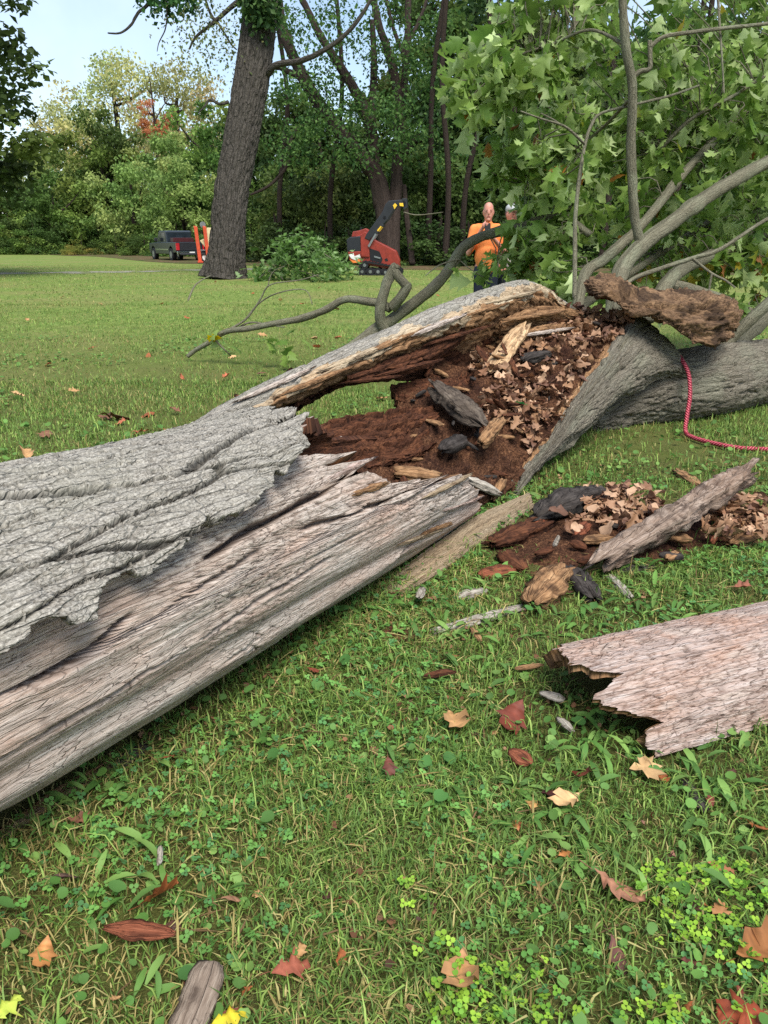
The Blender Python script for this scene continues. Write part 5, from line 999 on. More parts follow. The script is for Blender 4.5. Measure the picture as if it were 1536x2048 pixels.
KINDS = {'dark': crown_mesh('crown', 13000, [S(62, 82, 42), S(78, 100, 50), S(94, 114, 56), S(54, 74, 40)], 1), 'mid': crown_mesh('crown', 12000, MG, 2), 'light': crown_mesh('crown', 11000, [S(134, 160, 84), S(152, 174, 96), S(120, 148, 78), S(162, 174, 100)], 3),
         'pale': crown_mesh('crown', 8000, [S(178, 184, 124), S(192, 188, 126), S(166, 176, 116), S(196, 182, 124)], 4, .24, 60, 'round', .3), 'orange': crown_mesh('crown', 6000, [S(214, 146, 96), S(220, 164, 100), S(204, 128, 90)], 5, .24, 34), 'shrub': crown_mesh('crown', 9000, [S(74, 98, 46), S(96, 122, 56), S(116, 138, 64)], 6, .24, 60, 'low'),
         'yshrub': crown_mesh('crown', 7000, [S(150, 156, 72), S(172, 166, 80), S(128, 142, 66)], 7, .24, 50, 'low'), 'dark2': crown_mesh('crown', 13000, [S(70, 92, 46), S(88, 110, 54), S(60, 78, 40), S(104, 124, 62)], 8, .26, 80), 'deep': crown_mesh('crown', 12000, [S(52, 70, 38), S(66, 86, 44), S(80, 100, 50)], 9, .26, 70, 'low')}
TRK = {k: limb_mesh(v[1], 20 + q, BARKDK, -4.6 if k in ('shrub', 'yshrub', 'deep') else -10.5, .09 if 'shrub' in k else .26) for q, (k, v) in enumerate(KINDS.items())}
def tree(kind, x, y, ztop, sxy, label, name='woodland_tree', group=None, cat='tree', sz=None, rz=None):
    sz = sxy if sz is None else sz; base = -4.6 if kind in ('shrub', 'yshrub', 'deep') else -10.5
    e = empty(name, (x, y, 0), RNG.uniform(0, 6.28) if rz is None else rz); top(e, label, cat, group)
    zc = ztop - 4.9 * sz
    for nm, me in (('crown', KINDS[kind][0]), ('trunk', TRK[kind])):
        o = link(nm, me, e); o.location = (0, 0, zc)
        if nm == 'trunk': o.scale = (sxy, sxy, max(sz, (zc + .3) / -base))
        else: o.scale = (sxy, sxy, sz)
    return e
def where(px):
    for lim, w in ((-20, 'left of the dark overhanging tree'), (140, 'beside the dark overhanging tree'), (300, 'across the open lawn'), (470, 'behind the pickup truck'), (610, 'behind the leaning oak'), (690, 'behind the brush pile'), (830, 'behind the tracked loader'), (960, 'between the loader and the men'), (1060, 'behind the two men'), (1200, 'behind the thin upright limb of the crown'), (1400, 'behind the middle of the fallen crown')):
        if px < lim: return w
    return 'behind the outer boughs of the fallen crown'
def tpx(kind, px, pytop, d, sxy, *a, **k):
    p = D(px, pytop, d); return tree(kind, p[0], p[1], p[2], sxy, *a, **k)
# far left edge of the park
tpx('pale', 215, 92, 100, 1.9, 'tall thin-leaved pale yellow-green tree rising highest above the far tree line', sz=2.0)
tpx('pale', 345, 105, 96, 1.7, 'pale yellowing tall tree behind the orange-topped maple', sz=1.9)
tpx('pale', 120, 190, 104, 1.7, 'pale yellowish tree beyond the dark overhanging tree at the lawn edge', sz=1.6)
tpx('orange', 303, 192, 86, .66, 'small maple with a bright orange crown among the green trees', sz=.5)
tpx('light', 330, 240, 80, 1.4, 'light green round tree in front of the orange-topped maple', sz=1.45)
tpx('mid', 190, 205, 78, 1.35, 'fresh green dense tree at the edge of the far lawn', sz=1.5)
tpx('mid', 415, 190, 76, 1.5, 'green tree just beyond the parked pickup truck', sz=1.7)
tpx('light', 255, 300, 72, 1.1, 'light green tree leaning over the lawn edge near the truck', sz=1.2)
tpx('light', 355, 290, 66, 1.05, 'yellow-green drooping tree close behind the pickup truck', sz=1.2)
tpx('light', 70, 265, 84, 1.3, 'light yellow-green tree behind dark shrubs on the far lawn', sz=1.3)
for px, py, d, s in [(20, 330, 78, 1.2), (95, 340, 74, 1.2), (-60, 300, 76, 1.5), (150, 330, 82, 1.2), (300, 330, 84, 1.2), (440, 300, 70, 1.2), (-140, 260, 80, 1.6), (240, 350, 88, 1.2)]:
    tpx('mid', px, py, d, s, 'mid-green tree in the far wall of trees, ' + where(px), group='trees across the lawn', sz=s * 1.05)
for px, py, d, s in [(10, 400, 72, .9), (60, 420, 70, .8), (120, 415, 74, .9), (190, 400, 76, .9), (250, 415, 72, .9), (300, 400, 70, 1.0), (350, 410, 68, .9), (400, 420, 64, .9), (445, 400, 58, .9), (-50, 400, 70, 1.0), (285, 440, 64, .6), (225, 440, 68, .6), (330, 440, 62, .6), (380, 430, 60, .7)]:
    tpx('shrub', px, py, d, s, 'low green shrub at the foot of the far trees, ' + where(px), 'shrub', 'low shrubs across the lawn', 'shrub', sz=s * .62)
tpx('yshrub', 160, 455, 68, .5, 'small yellowish bush at the edge of the far lawn', 'shrub', None, 'shrub', sz=.3)
tpx('yshrub', 80, 430, 76, .5, 'yellow-green bush among dark shrubs on the far lawn', 'shrub', None, 'shrub', sz=.35)
# dark tree overhanging from the left
e = tree('dark2', -16.6, 30.5, 11.6, 1.3, 'dark green tree overhanging the lawn, its leafy boughs against the sky', 'dark_tree', None, 'tree', 1.05, 1.0)
# dense woods behind the machine and the men
k_ = 0
for px, py, d, s, kd in [(520, 180, 62, 1.3, 'mid'), (565, 150, 58, 1.2, 'dark2'), (640, 190, 54, 1.2, 'dark'), (640, 300, 47, 1.0, 'dark2'), (720, 200, 56, 1.3, 'mid'), (860, 90, 52, 1.5, 'dark'), (920, -80, 50, 1.6, 'dark2'), (950, 120, 46, 1.4, 'dark'), (880, 270, 44, 1.1, 'dark2'), (1010, -60, 46, 1.5, 'dark'), (1040, 200, 44, 1.3, 'dark2'), (1120, -20, 44, 1.5, 'dark2'),
                         (1140, 220, 42, 1.2, 'dark'), (1230, 0, 42, 1.5, 'dark'), (1290, 220, 40, 1.3, 'dark2'), (1350, -40, 42, 1.5, 'dark2'), (1430, 180, 40, 1.4, 'dark'), (1520, 0, 40, 1.6, 'dark2'), (1620, 150, 40, 1.5, 'dark'), (590, 320, 50, .9, 'mid'), (790, 280, 50, 1.0, 'dark2'), (1000, 330, 60, 1.4, 'light'), (720, 320, 66, 1.3, 'light'), (860, 240, 68, 1.4, 'light'), (1720, 0, 42, 1.7, 'dark')]:
    tpx(kd, px, py, d, s, {'mid': 'mid-green tree in the dense wood, ' + where(px), 'dark': 'dark green tree in the dense wood, ' + where(px), 'dark2': 'deep green leafy tree in the shaded wood, ' + where(px), 'light': 'light yellow-green tree glimpsed through the wood, ' + where(px)}[kd], group={'mid': 'mid-green trees of the wood', 'dark': 'dark trees of the wood', 'dark2': 'deep green trees of the wood', 'light': 'light trees inside the wood'}[kd], sz=s * 1.1)  # the yellow-green trees use the lighter leaf palette
for px, py, d, s in [(500, 400, 52, .9), (550, 390, 46, .9), (600, 410, 44, .9), (650, 400, 42, .9), (700, 420, 42, .8), (760, 400, 41, .9), (820, 410, 41, .8), (880, 390, 40, .9), (940, 400, 39, .9), (1000, 390, 39, .9), (1070, 380, 38, .9), (1140, 370, 38, 1.0), (1210, 370, 37, 1.0), (1290, 360, 37, 1.0), (1370, 350, 36, 1.0), (1450, 340, 36, 1.1), (1530, 340, 36, 1.1), (1610, 330, 36, 1.2), (530, 330, 60, 1.2), (620, 340, 52, 1.1), (690, 350, 50, 1.1), (840, 340, 48, 1.1), (960, 330, 46, 1.1), (1100, 300, 44, 1.2), (770, 350, 50, 1.1)]:
    tpx('deep' if k_ % 3 else 'shrub', px, py, d, s, 'dark leafy bush along the shaded wood edge, ' + where(px), 'shrub', 'bushes along the wood edge', 'shrub', sz=s * .62); k_ += 1
# many-stemmed tree in the middle of the wood
ms = empty('many_stemmed_tree', tuple(map(float, G(770, 530) * [1, 1, 0]))); top(ms, 'old brown tree with several leaning stems parting above the tracked loader', 'tree')
for pts, r0, r1 in [([(775, 530), (772, 470), (765, 400), (752, 350), (735, 330), (690, 275), (650, 225), (612, 165), (590, 120), (570, 70), (560, 20), (550, -60)],   .50, .20), ([(762, 420), (748, 330), (742, 260), (728, 215), (700, 165), (665, 110), (640, 70), (615, 20), (590, -30)], .36, .14), ([(785, 530), (788, 440), (792, 380), (796, 300), (798, 210), (786, 140), (772, 90), (755, 40), (742, -40)], .36, .16), ([(742, 330), (746, 200), (748, 120), (744, 40)], .25, .14),
                    ([(806, 300), (804, 220), (810, 150), (815, 60), (818, -40)], .22, .16), ([(808, 110), (795, 80), (782, 40), (770, -20)], .12, .08), ([(806, 100), (830, 60), (850, 10), (860, -30)], .12, .06), ([(800, 310), (820, 285), (845, 275)], .35, .2), ([(640, 240), (600, 255), (580, 290), (575, 330), (540, 370), (500, 390)], .12, .06), ([(620, 160), (590, 150), (560, 135), (540, 132)], .2, .1), ([(825, 530), (818, 470), (812, 420), (808, 370)], .16, .12)]:
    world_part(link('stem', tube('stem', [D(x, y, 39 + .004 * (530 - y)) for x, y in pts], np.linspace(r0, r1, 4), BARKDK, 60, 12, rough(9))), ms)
spray('foliage', [D(px, py, 39 + RNG.normal()) for px, py in zip(RNG.uniform(560, 900, 90), RNG.uniform(-20, 330, 90))], 9000, (.5, .6, .35), .2, [S(64, 92, 46), S(84, 110, 56), S(100, 126, 62)], ms)
for px, d in [(1205, 36), (1075, 37), (925, 41), (1340, 36), (1440, 37), (660, 44), (560, 46), (1018, 37.5), (890, 38.5), (855, 40)]:
    p = G(px, 530); p = D(px, 478, d) * [1, 1, 0]; e = empty('slim_tree', tuple(map(float, p))); top(e, 'slim dark bare-stemmed tree at the wood edge, ' + where(px), 'tree', 'slim trunks at the wood edge')
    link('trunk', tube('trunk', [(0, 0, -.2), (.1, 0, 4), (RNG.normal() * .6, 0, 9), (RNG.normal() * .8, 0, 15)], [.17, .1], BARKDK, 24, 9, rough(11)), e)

# ------------------------------------------------------------------ brush pile of cut leafy boughs
bpile = empty('brush_pile', tuple(map(float, G(600, 562) * [1, 1, 0]))); top(bpile, 'heap of cut leafy boughs between the standing oak and the tracked loader', 'brush pile')
bd = 26.0; bc = [D(px, py, bd + RNG.normal() * .5) for px, py in [(520, 548), (545, 535), (560, 510), (565, 480), (580, 530), (600, 500), (600, 475), (605, 540), (625, 510), (640, 530), (655, 510), (670, 535), (685, 520), (650, 550), (550, 550), (590, 552), (630, 495), (572, 495), (690, 545), (615, 555)]]
spray('foliage', bc, 1000, (.22, .4, .17), .24, [S(84, 118, 52), S(108, 142, 70), S(96, 130, 60), S(146, 174, 112)], bpile, CROWNL, .3, oak_template(seed=3))
for k in range(6):
    a = bc[k * 3]; world_part(link('bough', tube('bough', [a * [1, 1, 0] + [RNG.normal() * .6, -.3, .05], a * .5 + bc[(k * 3 + 5) % 20] * .5, bc[(k * 3 + 5) % 20] + [0, 0, .2]], [.03, .01], BARKB, 12, 6)), bpile)
for pts in ([(375, 604), (390, 575), (410, 560), (425, 552)],):
    sp_ = [Gg(x, y, .02 + .3 * k) for k, (x, y) in enumerate(pts)]
    top(link('bare_twig', tube('bare_twig', [D(pts[0][0], pts[0][1], 14.7), D(388, 574, 14.9), D(404, 560, 15), D(422, 551, 15)], [.02, .01], BARKB, 14, 6)), 'thin bare twig arching from the lawn before the standing oak', 'twig')

# ------------------------------------------------------------------ machines, built in side-view metres (x forward/right, z up) and extruded
def prism(poly, y0, y1, bev=.0, slices=None):
    bm = bmesh.new(); vs = [bm.verts.new((x, y0, z)) for x, z in poly]; f = bm.faces.new(vs); r = bmesh.ops.extrude_face_region(bm, geom=[f])
    for v in r['geom']:
        if isinstance(v, bmesh.types.BMVert): v.co.y = y1
    bmesh.ops.recalc_face_normals(bm, faces=bm.faces)
    if bev: bmesh.ops.bevel(bm, geom=list(bm.edges), offset=bev, segments=2, profile=.6, affect='EDGES')
    return bm
def bmo(name, bm, mat, parent, smooth=False):
    me = bpy.data.meshes.new(name); bm.to_mesh(me); bm.free(); me.materials.append(mat)
    if smooth: me.polygons.foreach_set('use_smooth', [True] * len(me.polygons))
    return link(name, me, parent)
def cyl(r, y0, y1, cx=0, cz=0, n=28, bev=.0):
    return prism([(cx + r * math.cos(a), cz + r * math.sin(a)) for a in np.linspace(0, 2 * math.pi, n, endpoint=False)], y0, y1, bev)
def ring(cx, cz, r0, r1, y0, y1, n=28):
    bm = bmesh.new(); A = np.linspace(0, 2 * math.pi, n, endpoint=False); L = [[bm.verts.new((cx + r * math.cos(a), y, cz + r * math.sin(a))) for a in A] for r, y in ((r0, y0), (r1, y0), (r1 + .0, y1), (r0, y1))]
    for q in range(4):
        for i in range(n): bm.faces.new([L[q][i], L[q][(i + 1) % n], L[(q + 1) % 4][(i + 1) % n], L[(q + 1) % 4][i]])
    bmesh.ops.recalc_face_normals(bm, faces=bm.faces); return bm
def boxy(x0, x1, y0, y1, z0, z1, bev=.01): return prism([(x0, z0), (x1, z0), (x1, z1), (x0, z1)], y0, y1, bev)
M_ORANGE = flat('orange machine paint', S(140, 46, 30), .45, .5, 0, .15); M_TRAIL = flat('bright orange trailer paint', S(206, 78, 44), .45, .5, 0, .12); M_BLACK = flat('black rubber', S(30, 30, 32), .7, .3); M_DARK = flat('dark painted steel', S(34, 34, 38), .45, .5); M_YEL = flat('yellow decal', S(236, 190, 50), .5); M_WHT = flat('white decal', S(230, 228, 220), .5); M_STEEL = flat('bare steel', S(150, 150, 150), .35, .5, .8); M_ORL = flat('light orange decal', S(236, 130, 60), .5)
M_GLASS = Mat('dark window glass', .08, .6); M_GLASS.base(M_GLASS.ramp(M_GLASS.noise(M_GLASS.objc(), 2.0), [(.3, S(22, 28, 32)), (.7, S(40, 48, 54))])); M_GLASS = M_GLASS.m
M_TRUCK = flat('dark slate truck paint', S(40, 47, 52), .22, .6, .3, .08); M_RED = flat('red tail lamp', S(176, 26, 36), .25, .6); M_CREAM = flat('cream plastic', S(222, 206, 160), .5); M_CHROME = flat('chrome', S(200, 204, 206), .15, .6, 1.0, .05); M_TOOL = flat('dark red tool chest', S(72, 30, 32), .4)

ld = empty('tracked_loader', tuple(map(float, G(751, 550) * [1, 1, 0])), math.radians(-4)); top(ld, 'small orange tracked loader with raised black lift arm beside the brush pile', 'loader')
q = lambda px, py: ((px - 751) / 50.2, (550 - py) / 50.2)
def Q(*pts): return [q(*p) for p in pts][::-1]
YW = .44
bmo('body', prism(Q((700, 503), (707, 482), (726, 474), (736, 478), (745, 482), (792, 505), (799, 522), (799, 536), (772, 537), (735, 531), (722, 523), (705, 527)), -YW * .8, YW * .8, .03), M_ORANGE, ld)
bmo('rear_cowl', prism(Q((698, 506), (697, 486), (703, 480), (724, 478), (726, 500), (724, 506)), -YW * .86, YW * .86, .03), M_DARK, ld)
bmo('rear_guard', prism(Q((699, 507), (726, 505), (728, 526), (708, 528), (702, 520)), -YW * .86, YW * .86, .03), M_ORANGE, ld)
dec = prism(Q((701, 512), (710, 509), (712, 515), (722, 511), (724, 517), (714, 522), (706, 519)), -YW * .86 - .012, -YW * .86 - .002); bmo('decal', dec, M_WHT, ld)
bmo('decal', prism(Q((702, 520), (712, 523), (724, 519), (722, 526), (709, 527)), -YW * .86 - .012, -YW * .86 - .002), M_ORL, ld)
bmo('console', prism(Q((706, 480), (709, 470), (722, 468), (734, 464), (740, 468), (740, 480)), -YW * .7, YW * .7, .03), M_ORANGE, ld)
bmo('control_lever', prism(Q((720, 470), (723, 462), (726, 462), (724, 470)), -.1, -.05, .005), M_BLACK, ld)
bmo('arm_tower', prism(Q((725, 516), (724, 478), (731, 470), (740, 474), (741, 516)), -YW * .95, -YW * .7, .02), M_ORANGE, ld); bmo('arm_tower', prism(Q((725, 516), (724, 478), (731, 470), (740, 474), (741, 516)), YW * .7, YW * .95, .02), M_ORANGE, ld)
for y0, y1 in ((-YW * 1.0, -YW * .82), (YW * .82, YW * 1.0)):
    a = bmo('lift_arm', prism(Q((732, 482), (736, 474), (766, 436), (772, 422), (778, 416), (805, 414), (811, 417), (811, 426), (806, 428), (794, 423), (782, 440), (776, 450), (770, 455), (741, 486)), y0, y1, .02), M_DARK, ld)
    if y0 < 0:
        bmo('decal', prism(Q((786, 424), (790, 420), (794, 424), (789, 431)), y0 - .012, y0 - .003), M_YEL, a); bmo('decal', prism(Q((798, 420), (805, 420), (806, 426), (799, 425)), y0 - .012, y0 - .003), M_YEL, a)
    bmo('lift_cylinder', prism(Q((751, 472), (765, 456), (769, 459), (755, 475)), y0 - .03, y1 - .08, .01), M_DARK, ld); bmo('decal', prism(Q((756, 468), (763, 460), (765, 462), (758, 470)), y0 - .036, y0 - .031), M_YEL, ld); bmo('cylinder_rod', prism(Q((738, 496), (753, 472), (756, 474), (741, 499)), y0 - .01, y1 - .1, .005), M_STEEL, ld)
bmo('arm_cross_tube', cyl(.07, -YW, YW, *q(770, 446)), M_DARK, ld)
bmo('attachment_plate', prism(Q((803, 412), (812, 412), (813, 428), (806, 432)), -YW, YW, .01), M_DARK, ld)
bmo('engine_bay', prism(Q((741, 500), (760, 506), (766, 520), (764, 527), (742, 522)), -YW * .8 - .012, -YW * .8 - .002), M_BLACK, ld)
bmo('engine_pipe', prism(Q((750, 514), (762, 517), (762, 520), (750, 517)), -YW * .8 - .03, -YW * .8 - .01, .004), M_STEEL, ld)
bmo('vent', prism(Q((770, 520), (775, 518), (777, 523), (772, 524)), -YW * .8 - .012, -YW * .8 - .002), M_BLACK, ld)
for y0, y1 in ((-YW * 1.15, -YW * .72), (YW * .72, YW * 1.15)):
    out = np.array(Q((722, 530), (731, 523), (742, 524), (798, 534), (805, 541), (803, 549), (796, 550), (724, 550), (718, 545)))
    cen = out.mean(0); inn = cen + (out - cen) * [.93, .72]
    bm = bmesh.new(); L = [[bm.verts.new((x, y, z)) for x, z in P] for P, y in ((out, y0), (out, y1), (inn, y1), (inn, y0))]; n = len(out)
    for s in range(4):
        for i in range(n): bm.faces.new([L[s][i], L[s][(i + 1) % n], L[(s + 1) % 4][(i + 1) % n], L[(s + 1) % 4][i]])
    bmesh.ops.recalc_face_normals(bm, faces=bm.faces); t = bmo('track', bm, M_BLACK, ld)
    per = np.concatenate([out, out[:1]]); sl_ = np.r_[0, np.cumsum(np.linalg.norm(np.diff(per, axis=0), axis=1))]
    lug = None
    for s in np.arange(0, sl_[-1], .13):
        x = np.interp(s, sl_, per[:, 0]); z = np.interp(s, sl_, per[:, 1]); x2 = np.interp((s + .05) % sl_[-1], sl_, per[:, 0]); z2 = np.interp((s + .05) % sl_[-1], sl_, per[:, 1])
        if lug is None: lug = boxy(-.025, .025, y0, y1, -.02, .02, .004); mlug = bpy.data.meshes.new('track_lug'); lug.to_mesh(mlug); lug.free(); mlug.materials.append(M_BLACK)
        o = link('track_lug', mlug, t); o.location = (x, 0, z); o.rotation_euler = (0, -math.atan2(z2 - z, x2 - x), 0)
    bmo('track_frame', prism(Q((728, 536), (796, 540), (796, 545), (728, 545)), y0 + .05, y1 - .05), M_DARK, ld)
    for px, py, r in ((727, 543, .13), (743, 543, .14), (758, 543, .14), (772, 544, .12), (732, 531, .14), (797, 543, .12)):
        w = bmo('roller', cyl(r, y0 + .01, y1 - .01, *q(px, py)), M_BLACK, ld); bmo('hub', cyl(r * .45, y0 - .004, y0 + .02, *q(px, py)), M_STEEL, w)
# a long thin bough held out in the loader's grapple
top(link('carried_bough', tube('carried_bough', [D(806, 424, 30.2), D(830, 430, 29.8), D(860, 428, 29.5), (D(888, 424, 29.2))], [.03, .012], BARKB, 14, 6)), 'thin bare bough held at the tip of the raised lift arm', 'bough')

# pickup truck: local x = forward, y = left, z up
tp0 = G(352, 522); tk_h = math.radians(90 + 15 + 18)
tr = empty('pickup_truck', (float(tp0[0]) + .6, float(tp0[1]) + .3, 0), tk_h); top(tr, 'dark slate pickup truck parked on the far lawn beside the tree line', 'pickup truck')
SIDE = [(-.95, .62), (-.98, 1.12), (1.05, 1.12), (1.0, .40)]
body = [(-1.05, .55), (-1.08, 1.15), (1.15, 1.15), (3.1, 1.13), (4.35, 1.08), (4.5, .95), (4.52, .5), (4.15, .42), (3.95, .80), (3.65, .93), (3.35, .80), (3.15, .42), (.42, .42), (.30, .80), (.0, .93), (-.30, .80), (-.42, .5)]
bmo('body', prism(body, -.97, .97, .03), M_TRUCK, tr)
bmo('cab', prism([(.98, 1.12), (1.12, 1.80), (1.3, 1.86), (2.35, 1.86), (2.6, 1.78), (3.15, 1.12)], -.86, .86, .05), M_TRUCK, tr)
bmo('rear_window', prism([(1.03, 1.22), (1.04, 1.22), (1.125, 1.72), (1.115, 1.72)], -.72, .72), M_GLASS, tr).location = (-.03, 0, 0)
for y0, y1 in ((.86, .872), (-.872, -.86)):
    bmo('side_window', prism([(1.25, 1.2), (1.3, 1.72), (2.0, 1.74), (2.0, 1.2)], y0, y1), M_GLASS, tr); bmo('side_window', prism([(2.08, 1.2), (2.08, 1.74), (2.42, 1.72), (2.85, 1.2)], y0, y1), M_GLASS, tr)
bmo('windscreen', prism([(2.63, 1.74), (3.12, 1.16), (3.14, 1.17), (2.65, 1.76)], -.74, .74), M_GLASS, tr)
bmo('bed_well', boxy(-1.0, .92, -.8, .8, 1.14, 1.157, .0), M_BLACK, tr)
bmo('tailgate', boxy(-1.105, -1.075, -.72, .72, .66, 1.14, .01), M_DARK, tr)
bmo('rear_bumper', boxy(-1.22, -1.06, -.95, .95, .44, .60, .02), M_CHROME, tr); bmo('licence_plate', boxy(-1.235, -1.222, -.17, .17, .46, .58, .0), M_WHT, tr)
for s in (-1, 1): bmo('tail_lamp', boxy(-1.11, -1.0, s * .76 - .1 * (s < 0), s * .76 + .1 * (s > 0) + .0 * s + (.12 if s > 0 else 0) - (.12 if s < 0 else 0) * 0, .68, 1.10, .01), M_RED, tr)
for s in (-1, 1): bmo('wing_mirror', boxy(2.5, 2.62, s * 1.08 - .1, s * 1.08 + .1, 1.2, 1.42, .03), M_DARK, tr)
bmo('door_trim', boxy(.5, 3.1, .965, .985, .66, .74, .0), M_CHROME, tr)
for x in (0, 3.65):
    for s in (-1, 1):
        w = empty('wheel', (0, 0, 0)); bpy.data.objects.remove(w); y0, y1 = (.72, .99) if s > 0 else (-.99, -.72)
        w = bmo('wheel', cyl(.39, y0, y1, x, .39, 32, .03), M_BLACK, tr); bmo('rim', cyl(.22, y0 - .006, y1 + .006, x, .39, 24), M_STEEL, w)
top(bmo('tool_chest', boxy(.2, .8, -.7, .7, 1.157, 1.42, .02), M_TOOL, None), 'dark red tool chest standing in the bed of the pickup truck', 'tool chest').matrix_world = Matrix.Translation(tr.location) @ Matrix.Rotation(tk_h, 4, 'Z')

# orange towable lift trailer half hidden by the oak
lt0 = G(412, 527); lt = empty('lift_trailer', (float(lt0[0]), float(lt0[1]), 0), math.radians(14)); top(lt, 'orange towable lift trailer with upright outriggers half hidden behind the oak', 'trailer')
for x0, ln in ((-.42, -.12), (.06, -.10)):
    o = bmo('outrigger', prism([(x0, .12), (x0 + .2, .12), (x0 + .2 + ln, 2.0), (x0 + ln, 2.05)], -.1, .1, .02), M_TRAIL, lt); bmo('outrigger_foot', boxy(x0 - .05, x0 + .27, -.15, .15, .05, .13, .01), M_TRAIL, o)
w = bmo('wheel', cyl(.34, .25, .48, .02, .34, 26, .02), M_BLACK, lt); bmo('rim', cyl(.2, .24, .49, .02, .34, 18), M_WHT, w); bmo('mudguard', prism([(-.4, .62), (-.3, .75), (.34, .75), (.44, .62), (.4, .6), (.3, .7), (-.26, .7), (-.36, .6)], .2, .5, .01), M_STEEL, lt)
bmo('boom', prism([(-.25, 1.25), (.1, 1.4), (.2, 1.95), (1.7, 1.95), (1.7, 1.6), (.5, 1.55), (.25, .9), (.0, .9)], .15, .38, .02), M_CREAM, lt)
bmo('boom_knuckle', cyl(.16, .1, .42, -.02, 2.12, 20), M_STEEL, lt); bmo('chassis', boxy(-1.4, 1.8, .2, .4, .46, .58, .02), M_DARK, lt); bmo('turntable', prism([(.3, .58), (1.1, .58), (1.0, 1.3), (.5, 1.3)], .05, .6, .03), M_CREAM, lt)

# ------------------------------------------------------------------ people
def blob(name, prims, vox, mat, parent=None):
    bm = bmesh.new()
    for p in prims:
        if p[0] == 'c':
            a, b = Vector(p[1]), Vector(p[2]); ra, rb = p[3], p[4]; d = (b - a); L = d.length; rot = d.to_track_quat('Z', 'Y').to_matrix().to_4x4()
            for c, r in ((a, ra), (b, rb)): bmesh.ops.create_uvsphere(bm, u_segments=14, v_segments=10, radius=r, matrix=Matrix.Translation(c))
            bmesh.ops.create_cone(bm, cap_ends=True, segments=14, radius1=ra, radius2=rb, depth=L, matrix=Matrix.Translation((a + b) / 2) @ rot)
        else:
            bmesh.ops.create_uvsphere(bm, u_segments=20, v_segments=14, radius=1, matrix=Matrix.Translation(p[1]) @ (p[3] if len(p) > 3 else Matrix()) @ Matrix.Diagonal((*p[2], 1)))
    me = bpy.data.meshes.new(name); bm.to_mesh(me); bm.free(); o = link(name, me)
    m = o.modifiers.new('r', 'REMESH'); m.mode = 'VOXEL'; m.voxel_size = vox; s = o.modifiers.new('s', 'SMOOTH'); s.factor = .5; s.iterations = 3
    dg = bpy.context.evaluated_depsgraph_get(); me2 = bpy.data.meshes.new_from_object(o.evaluated_get(dg)); me2.name = name
    bpy.data.objects.remove(o); bpy.data.meshes.remove(me); me2.materials.append(mat); me2.polygons.foreach_set('use_smooth', [True] * len(me2.polygons))
    o = link(name, me2, parent); return o
M_SKIN = Mat('skin', .5, .35); M_SKIN.base(M_SKIN.ramp(M_SKIN.noise(M_SKIN.objc(), 14.0, 4), [(.3, S(196, 128, 108)), (.7, S(222, 160, 138))])); M_SKIN.b.inputs['Subsurface Weight'].default_value = .1; M_SKIN = M_SKIN.m
def m_cloth(name, c):
    m = Mat(name, .85, .15); n = m.noise(m.objc(), 9.0, 4); m.base(m.ramp(n, [(.3, tuple(x * .8 for x in c)), (.7, c)])); m.bump(m.noise(m.objc(), (16.0, 16.0, 7.0), 3), .5, .02); return m.m
M_TEE = m_cloth('orange cotton', S(255, 150, 84)); M_WTEE = m_cloth('pale cotton', S(222, 212, 204)); M_JEAN = m_cloth('dark denim', S(46, 50, 62)); M_HAIR = flat('short hair', S(110, 84, 70), .8); M_SHOE = flat('shoe', S(60, 50, 44), .7); M_EYE = flat('dark eye', S(40, 28, 24), .4); M_CAP = flat('grey cap cloth', S(190, 190, 188), .8); M_LIP = flat('lips', S(176, 96, 88), .5)
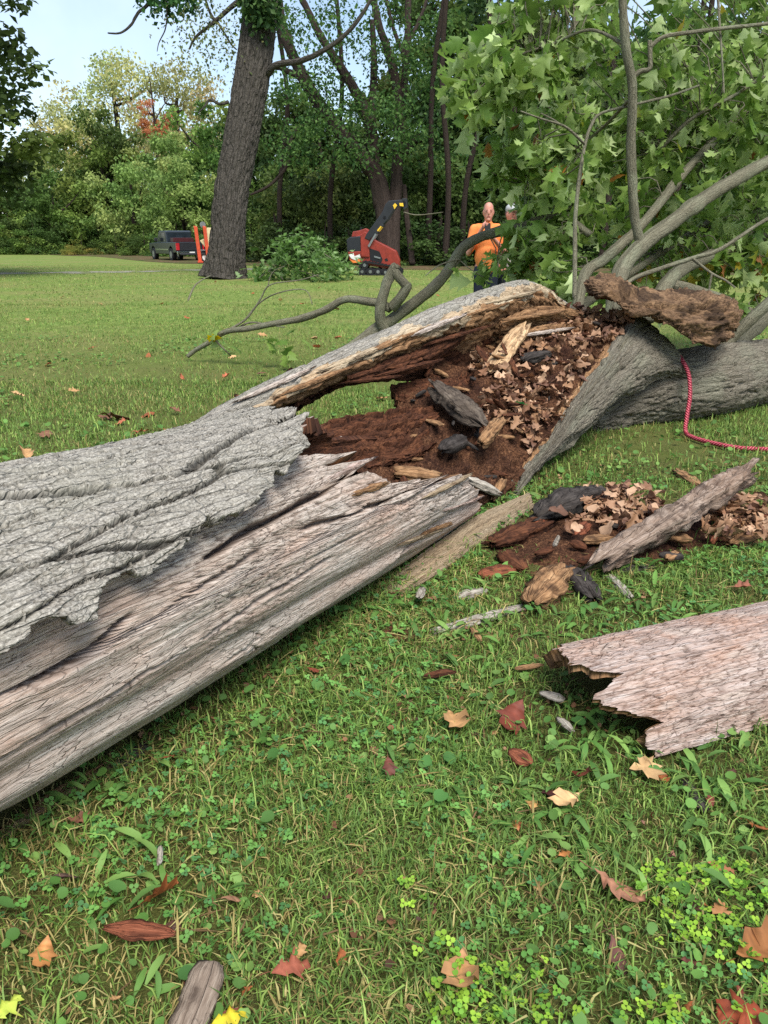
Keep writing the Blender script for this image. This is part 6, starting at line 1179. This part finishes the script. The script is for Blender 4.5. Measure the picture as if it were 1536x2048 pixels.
def person(loc, rz, label, tee, hands, cap=None, h=1.0, hair=True):
    e = empty('person', tuple(map(float, loc)), rz); e.scale = (h * .86, h * .95, h); top(e, label, 'person')     # local: faces -Y
    RH, LH = hands
    def arm(s, H_):
        sh = Vector((.21 * s, .02, 1.42)); el = Vector((.29 * s, -.04, 1.13)); return sh, el, Vector(H_)
    P = [('e', (0, -.005, 1.655), (.078, .096, .118)), ('e', (0, -.03, 1.60), (.062, .07, .07)), ('c', (0, .015, 1.46), (0, .0, 1.58), .062, .056), ('e', (0, 0, 1.25), (.175, .115, .24)), ('e', (0, 0, 1.0), (.165, .115, .13)), ('e', (0, -.102, 1.635), (.014, .022, .026)), ('e', (0, -.088, 1.665), (.052, .016, .012)), ('e', (0, -.092, 1.595), (.03, .012, .01)), ('e', (0, -.075, 1.552), (.03, .03, .022))]
    for s in (-1, 1):
        P.append(('e', (.08 * s, .005, 1.645), (.012, .024, .034)))
        sh, el, ha = arm(s, RH if s < 0 else LH); P += [('c', sh, el, .056, .044), ('c', el, ha, .044, .028), ('c', (.1 * s, 0, .94), (.11 * s, -.02, .5), .085, .058), ('c', (.11 * s, -.02, .5), (.115 * s, .02, .09), .058, .042), ('c', (.115 * s, .02, .06), (.13 * s, -.14, .04), .045, .036)]
        d = (ha - el).normalized(); pal_ = ha + d * .05; P.append(('e', pal_, (.032, .03, .042)))
        for k in range(4):
            b = pal_ + Vector((.0, 0, .03 - .018 * k)); f1 = b + Vector((-.035 * s, -.035, 0)); f2 = f1 + Vector((-.035 * s, .012, 0)); P += [('c', b, f1, .010, .009), ('c', f1, f2, .009, .008)]
        P += [('c', pal_, pal_ + Vector((-.02 * s, .01, .055)), .012, .010)]
    blob('body', P, .0105, M_SKIN, e)
    T = [('e', (0, 0, 1.27), (.205, .135, .23)), ('e', (0, -.02, 1.08), (.195, .155, .17)), ('c', (0, -.005, .97), (0, -.01, 1.08), .165, .18), ('c', (-.15, .01, 1.44), (.15, .01, 1.44), .07, .07), ('c', (0, .01, 1.42), (0, .01, 1.49), .09, .075)]
    for s in (-1, 1):
        sh, el, ha = arm(s, RH if s < 0 else LH); T.append(('c', sh, sh.lerp(el, .78), .082, .074))
    blob('shirt', T, .016, tee, e)
    J = [('e', (0, 0, .93), (.178, .135, .13))]
    for s in (-1, 1): J += [('c', (.095 * s, 0, .9), (.11 * s, -.02, .5), .105, .078), ('c', (.11 * s, -.02, .5), (.115 * s, .02, .12), .078, .07)]
    blob('trousers', J, .018, M_JEAN, e)
    for s in (-1, 1):
        blob('shoe', [('c', (.115 * s, .05, .05), (.135 * s, -.16, .045), .055, .046)], .014, M_SHOE, e)
        o = blob('eye', [('e', (.031 * s, -.091, 1.652), (.013, .008, .006))], .004, M_EYE, e); blob('eyebrow', [('c', (.014 * s, -.1, 1.673), (.05 * s, -.09, 1.674), .005, .004)], .004, M_HAIR, e)
    blob('mouth', [('c', (-.02, -.101, 1.592), (.02, -.101, 1.592), .005, .005)], .004, M_LIP, e)
    if cap:
        c = blob('cap', [('e', (0, .005, 1.72), (.092, .108, .072)), ('e', (0, -.13, 1.705), (.075, .085, .012))], .008, cap, e); blob('hair', [('e', (0, .03, 1.66), (.086, .088, .085))], .01, M_HAIR, e)
    else: blob('hair', [('e', (0, .024, 1.702), (.077, .088, .073))], .009, flat('buzz cut', S(176, 128, 108), .8), e)
    return e
mp_ = D(978, 402, 10.3); f_ = math.atan2(mp_[0], mp_[1])
person((mp_[0], mp_[1], 0), -f_ + .05, 'person in an orange t-shirt and dark jeans looking at a phone held at the chest', M_TEE, ((-.10, -.30, 1.44), (.05, -.30, 1.34)), None, 1.0)
ph = boxy(-.038, .038, -.006, .006, -.078, .078, .004)
top(bmo('phone', ph, M_BLACK, None), 'black phone held up by the person in orange', 'phone').matrix_world = Matrix.Translation((mp_[0], mp_[1], 0)) @ Matrix.Rotation(-f_ + .05, 4, 'Z') @ Matrix.Translation((-.02, -.36, 1.43)) @ Matrix.Rotation(-.35, 4, 'X')
mq = D(1024, 408, 10.5); person((mq[0], mq[1], 0), -f_ + .5, 'person in a pale t-shirt, grey cap and dark trousers standing behind the leafy branches', M_WTEE, ((-.26, -.16, .96), (.2, -.2, 1.1)), M_CAP, .985)
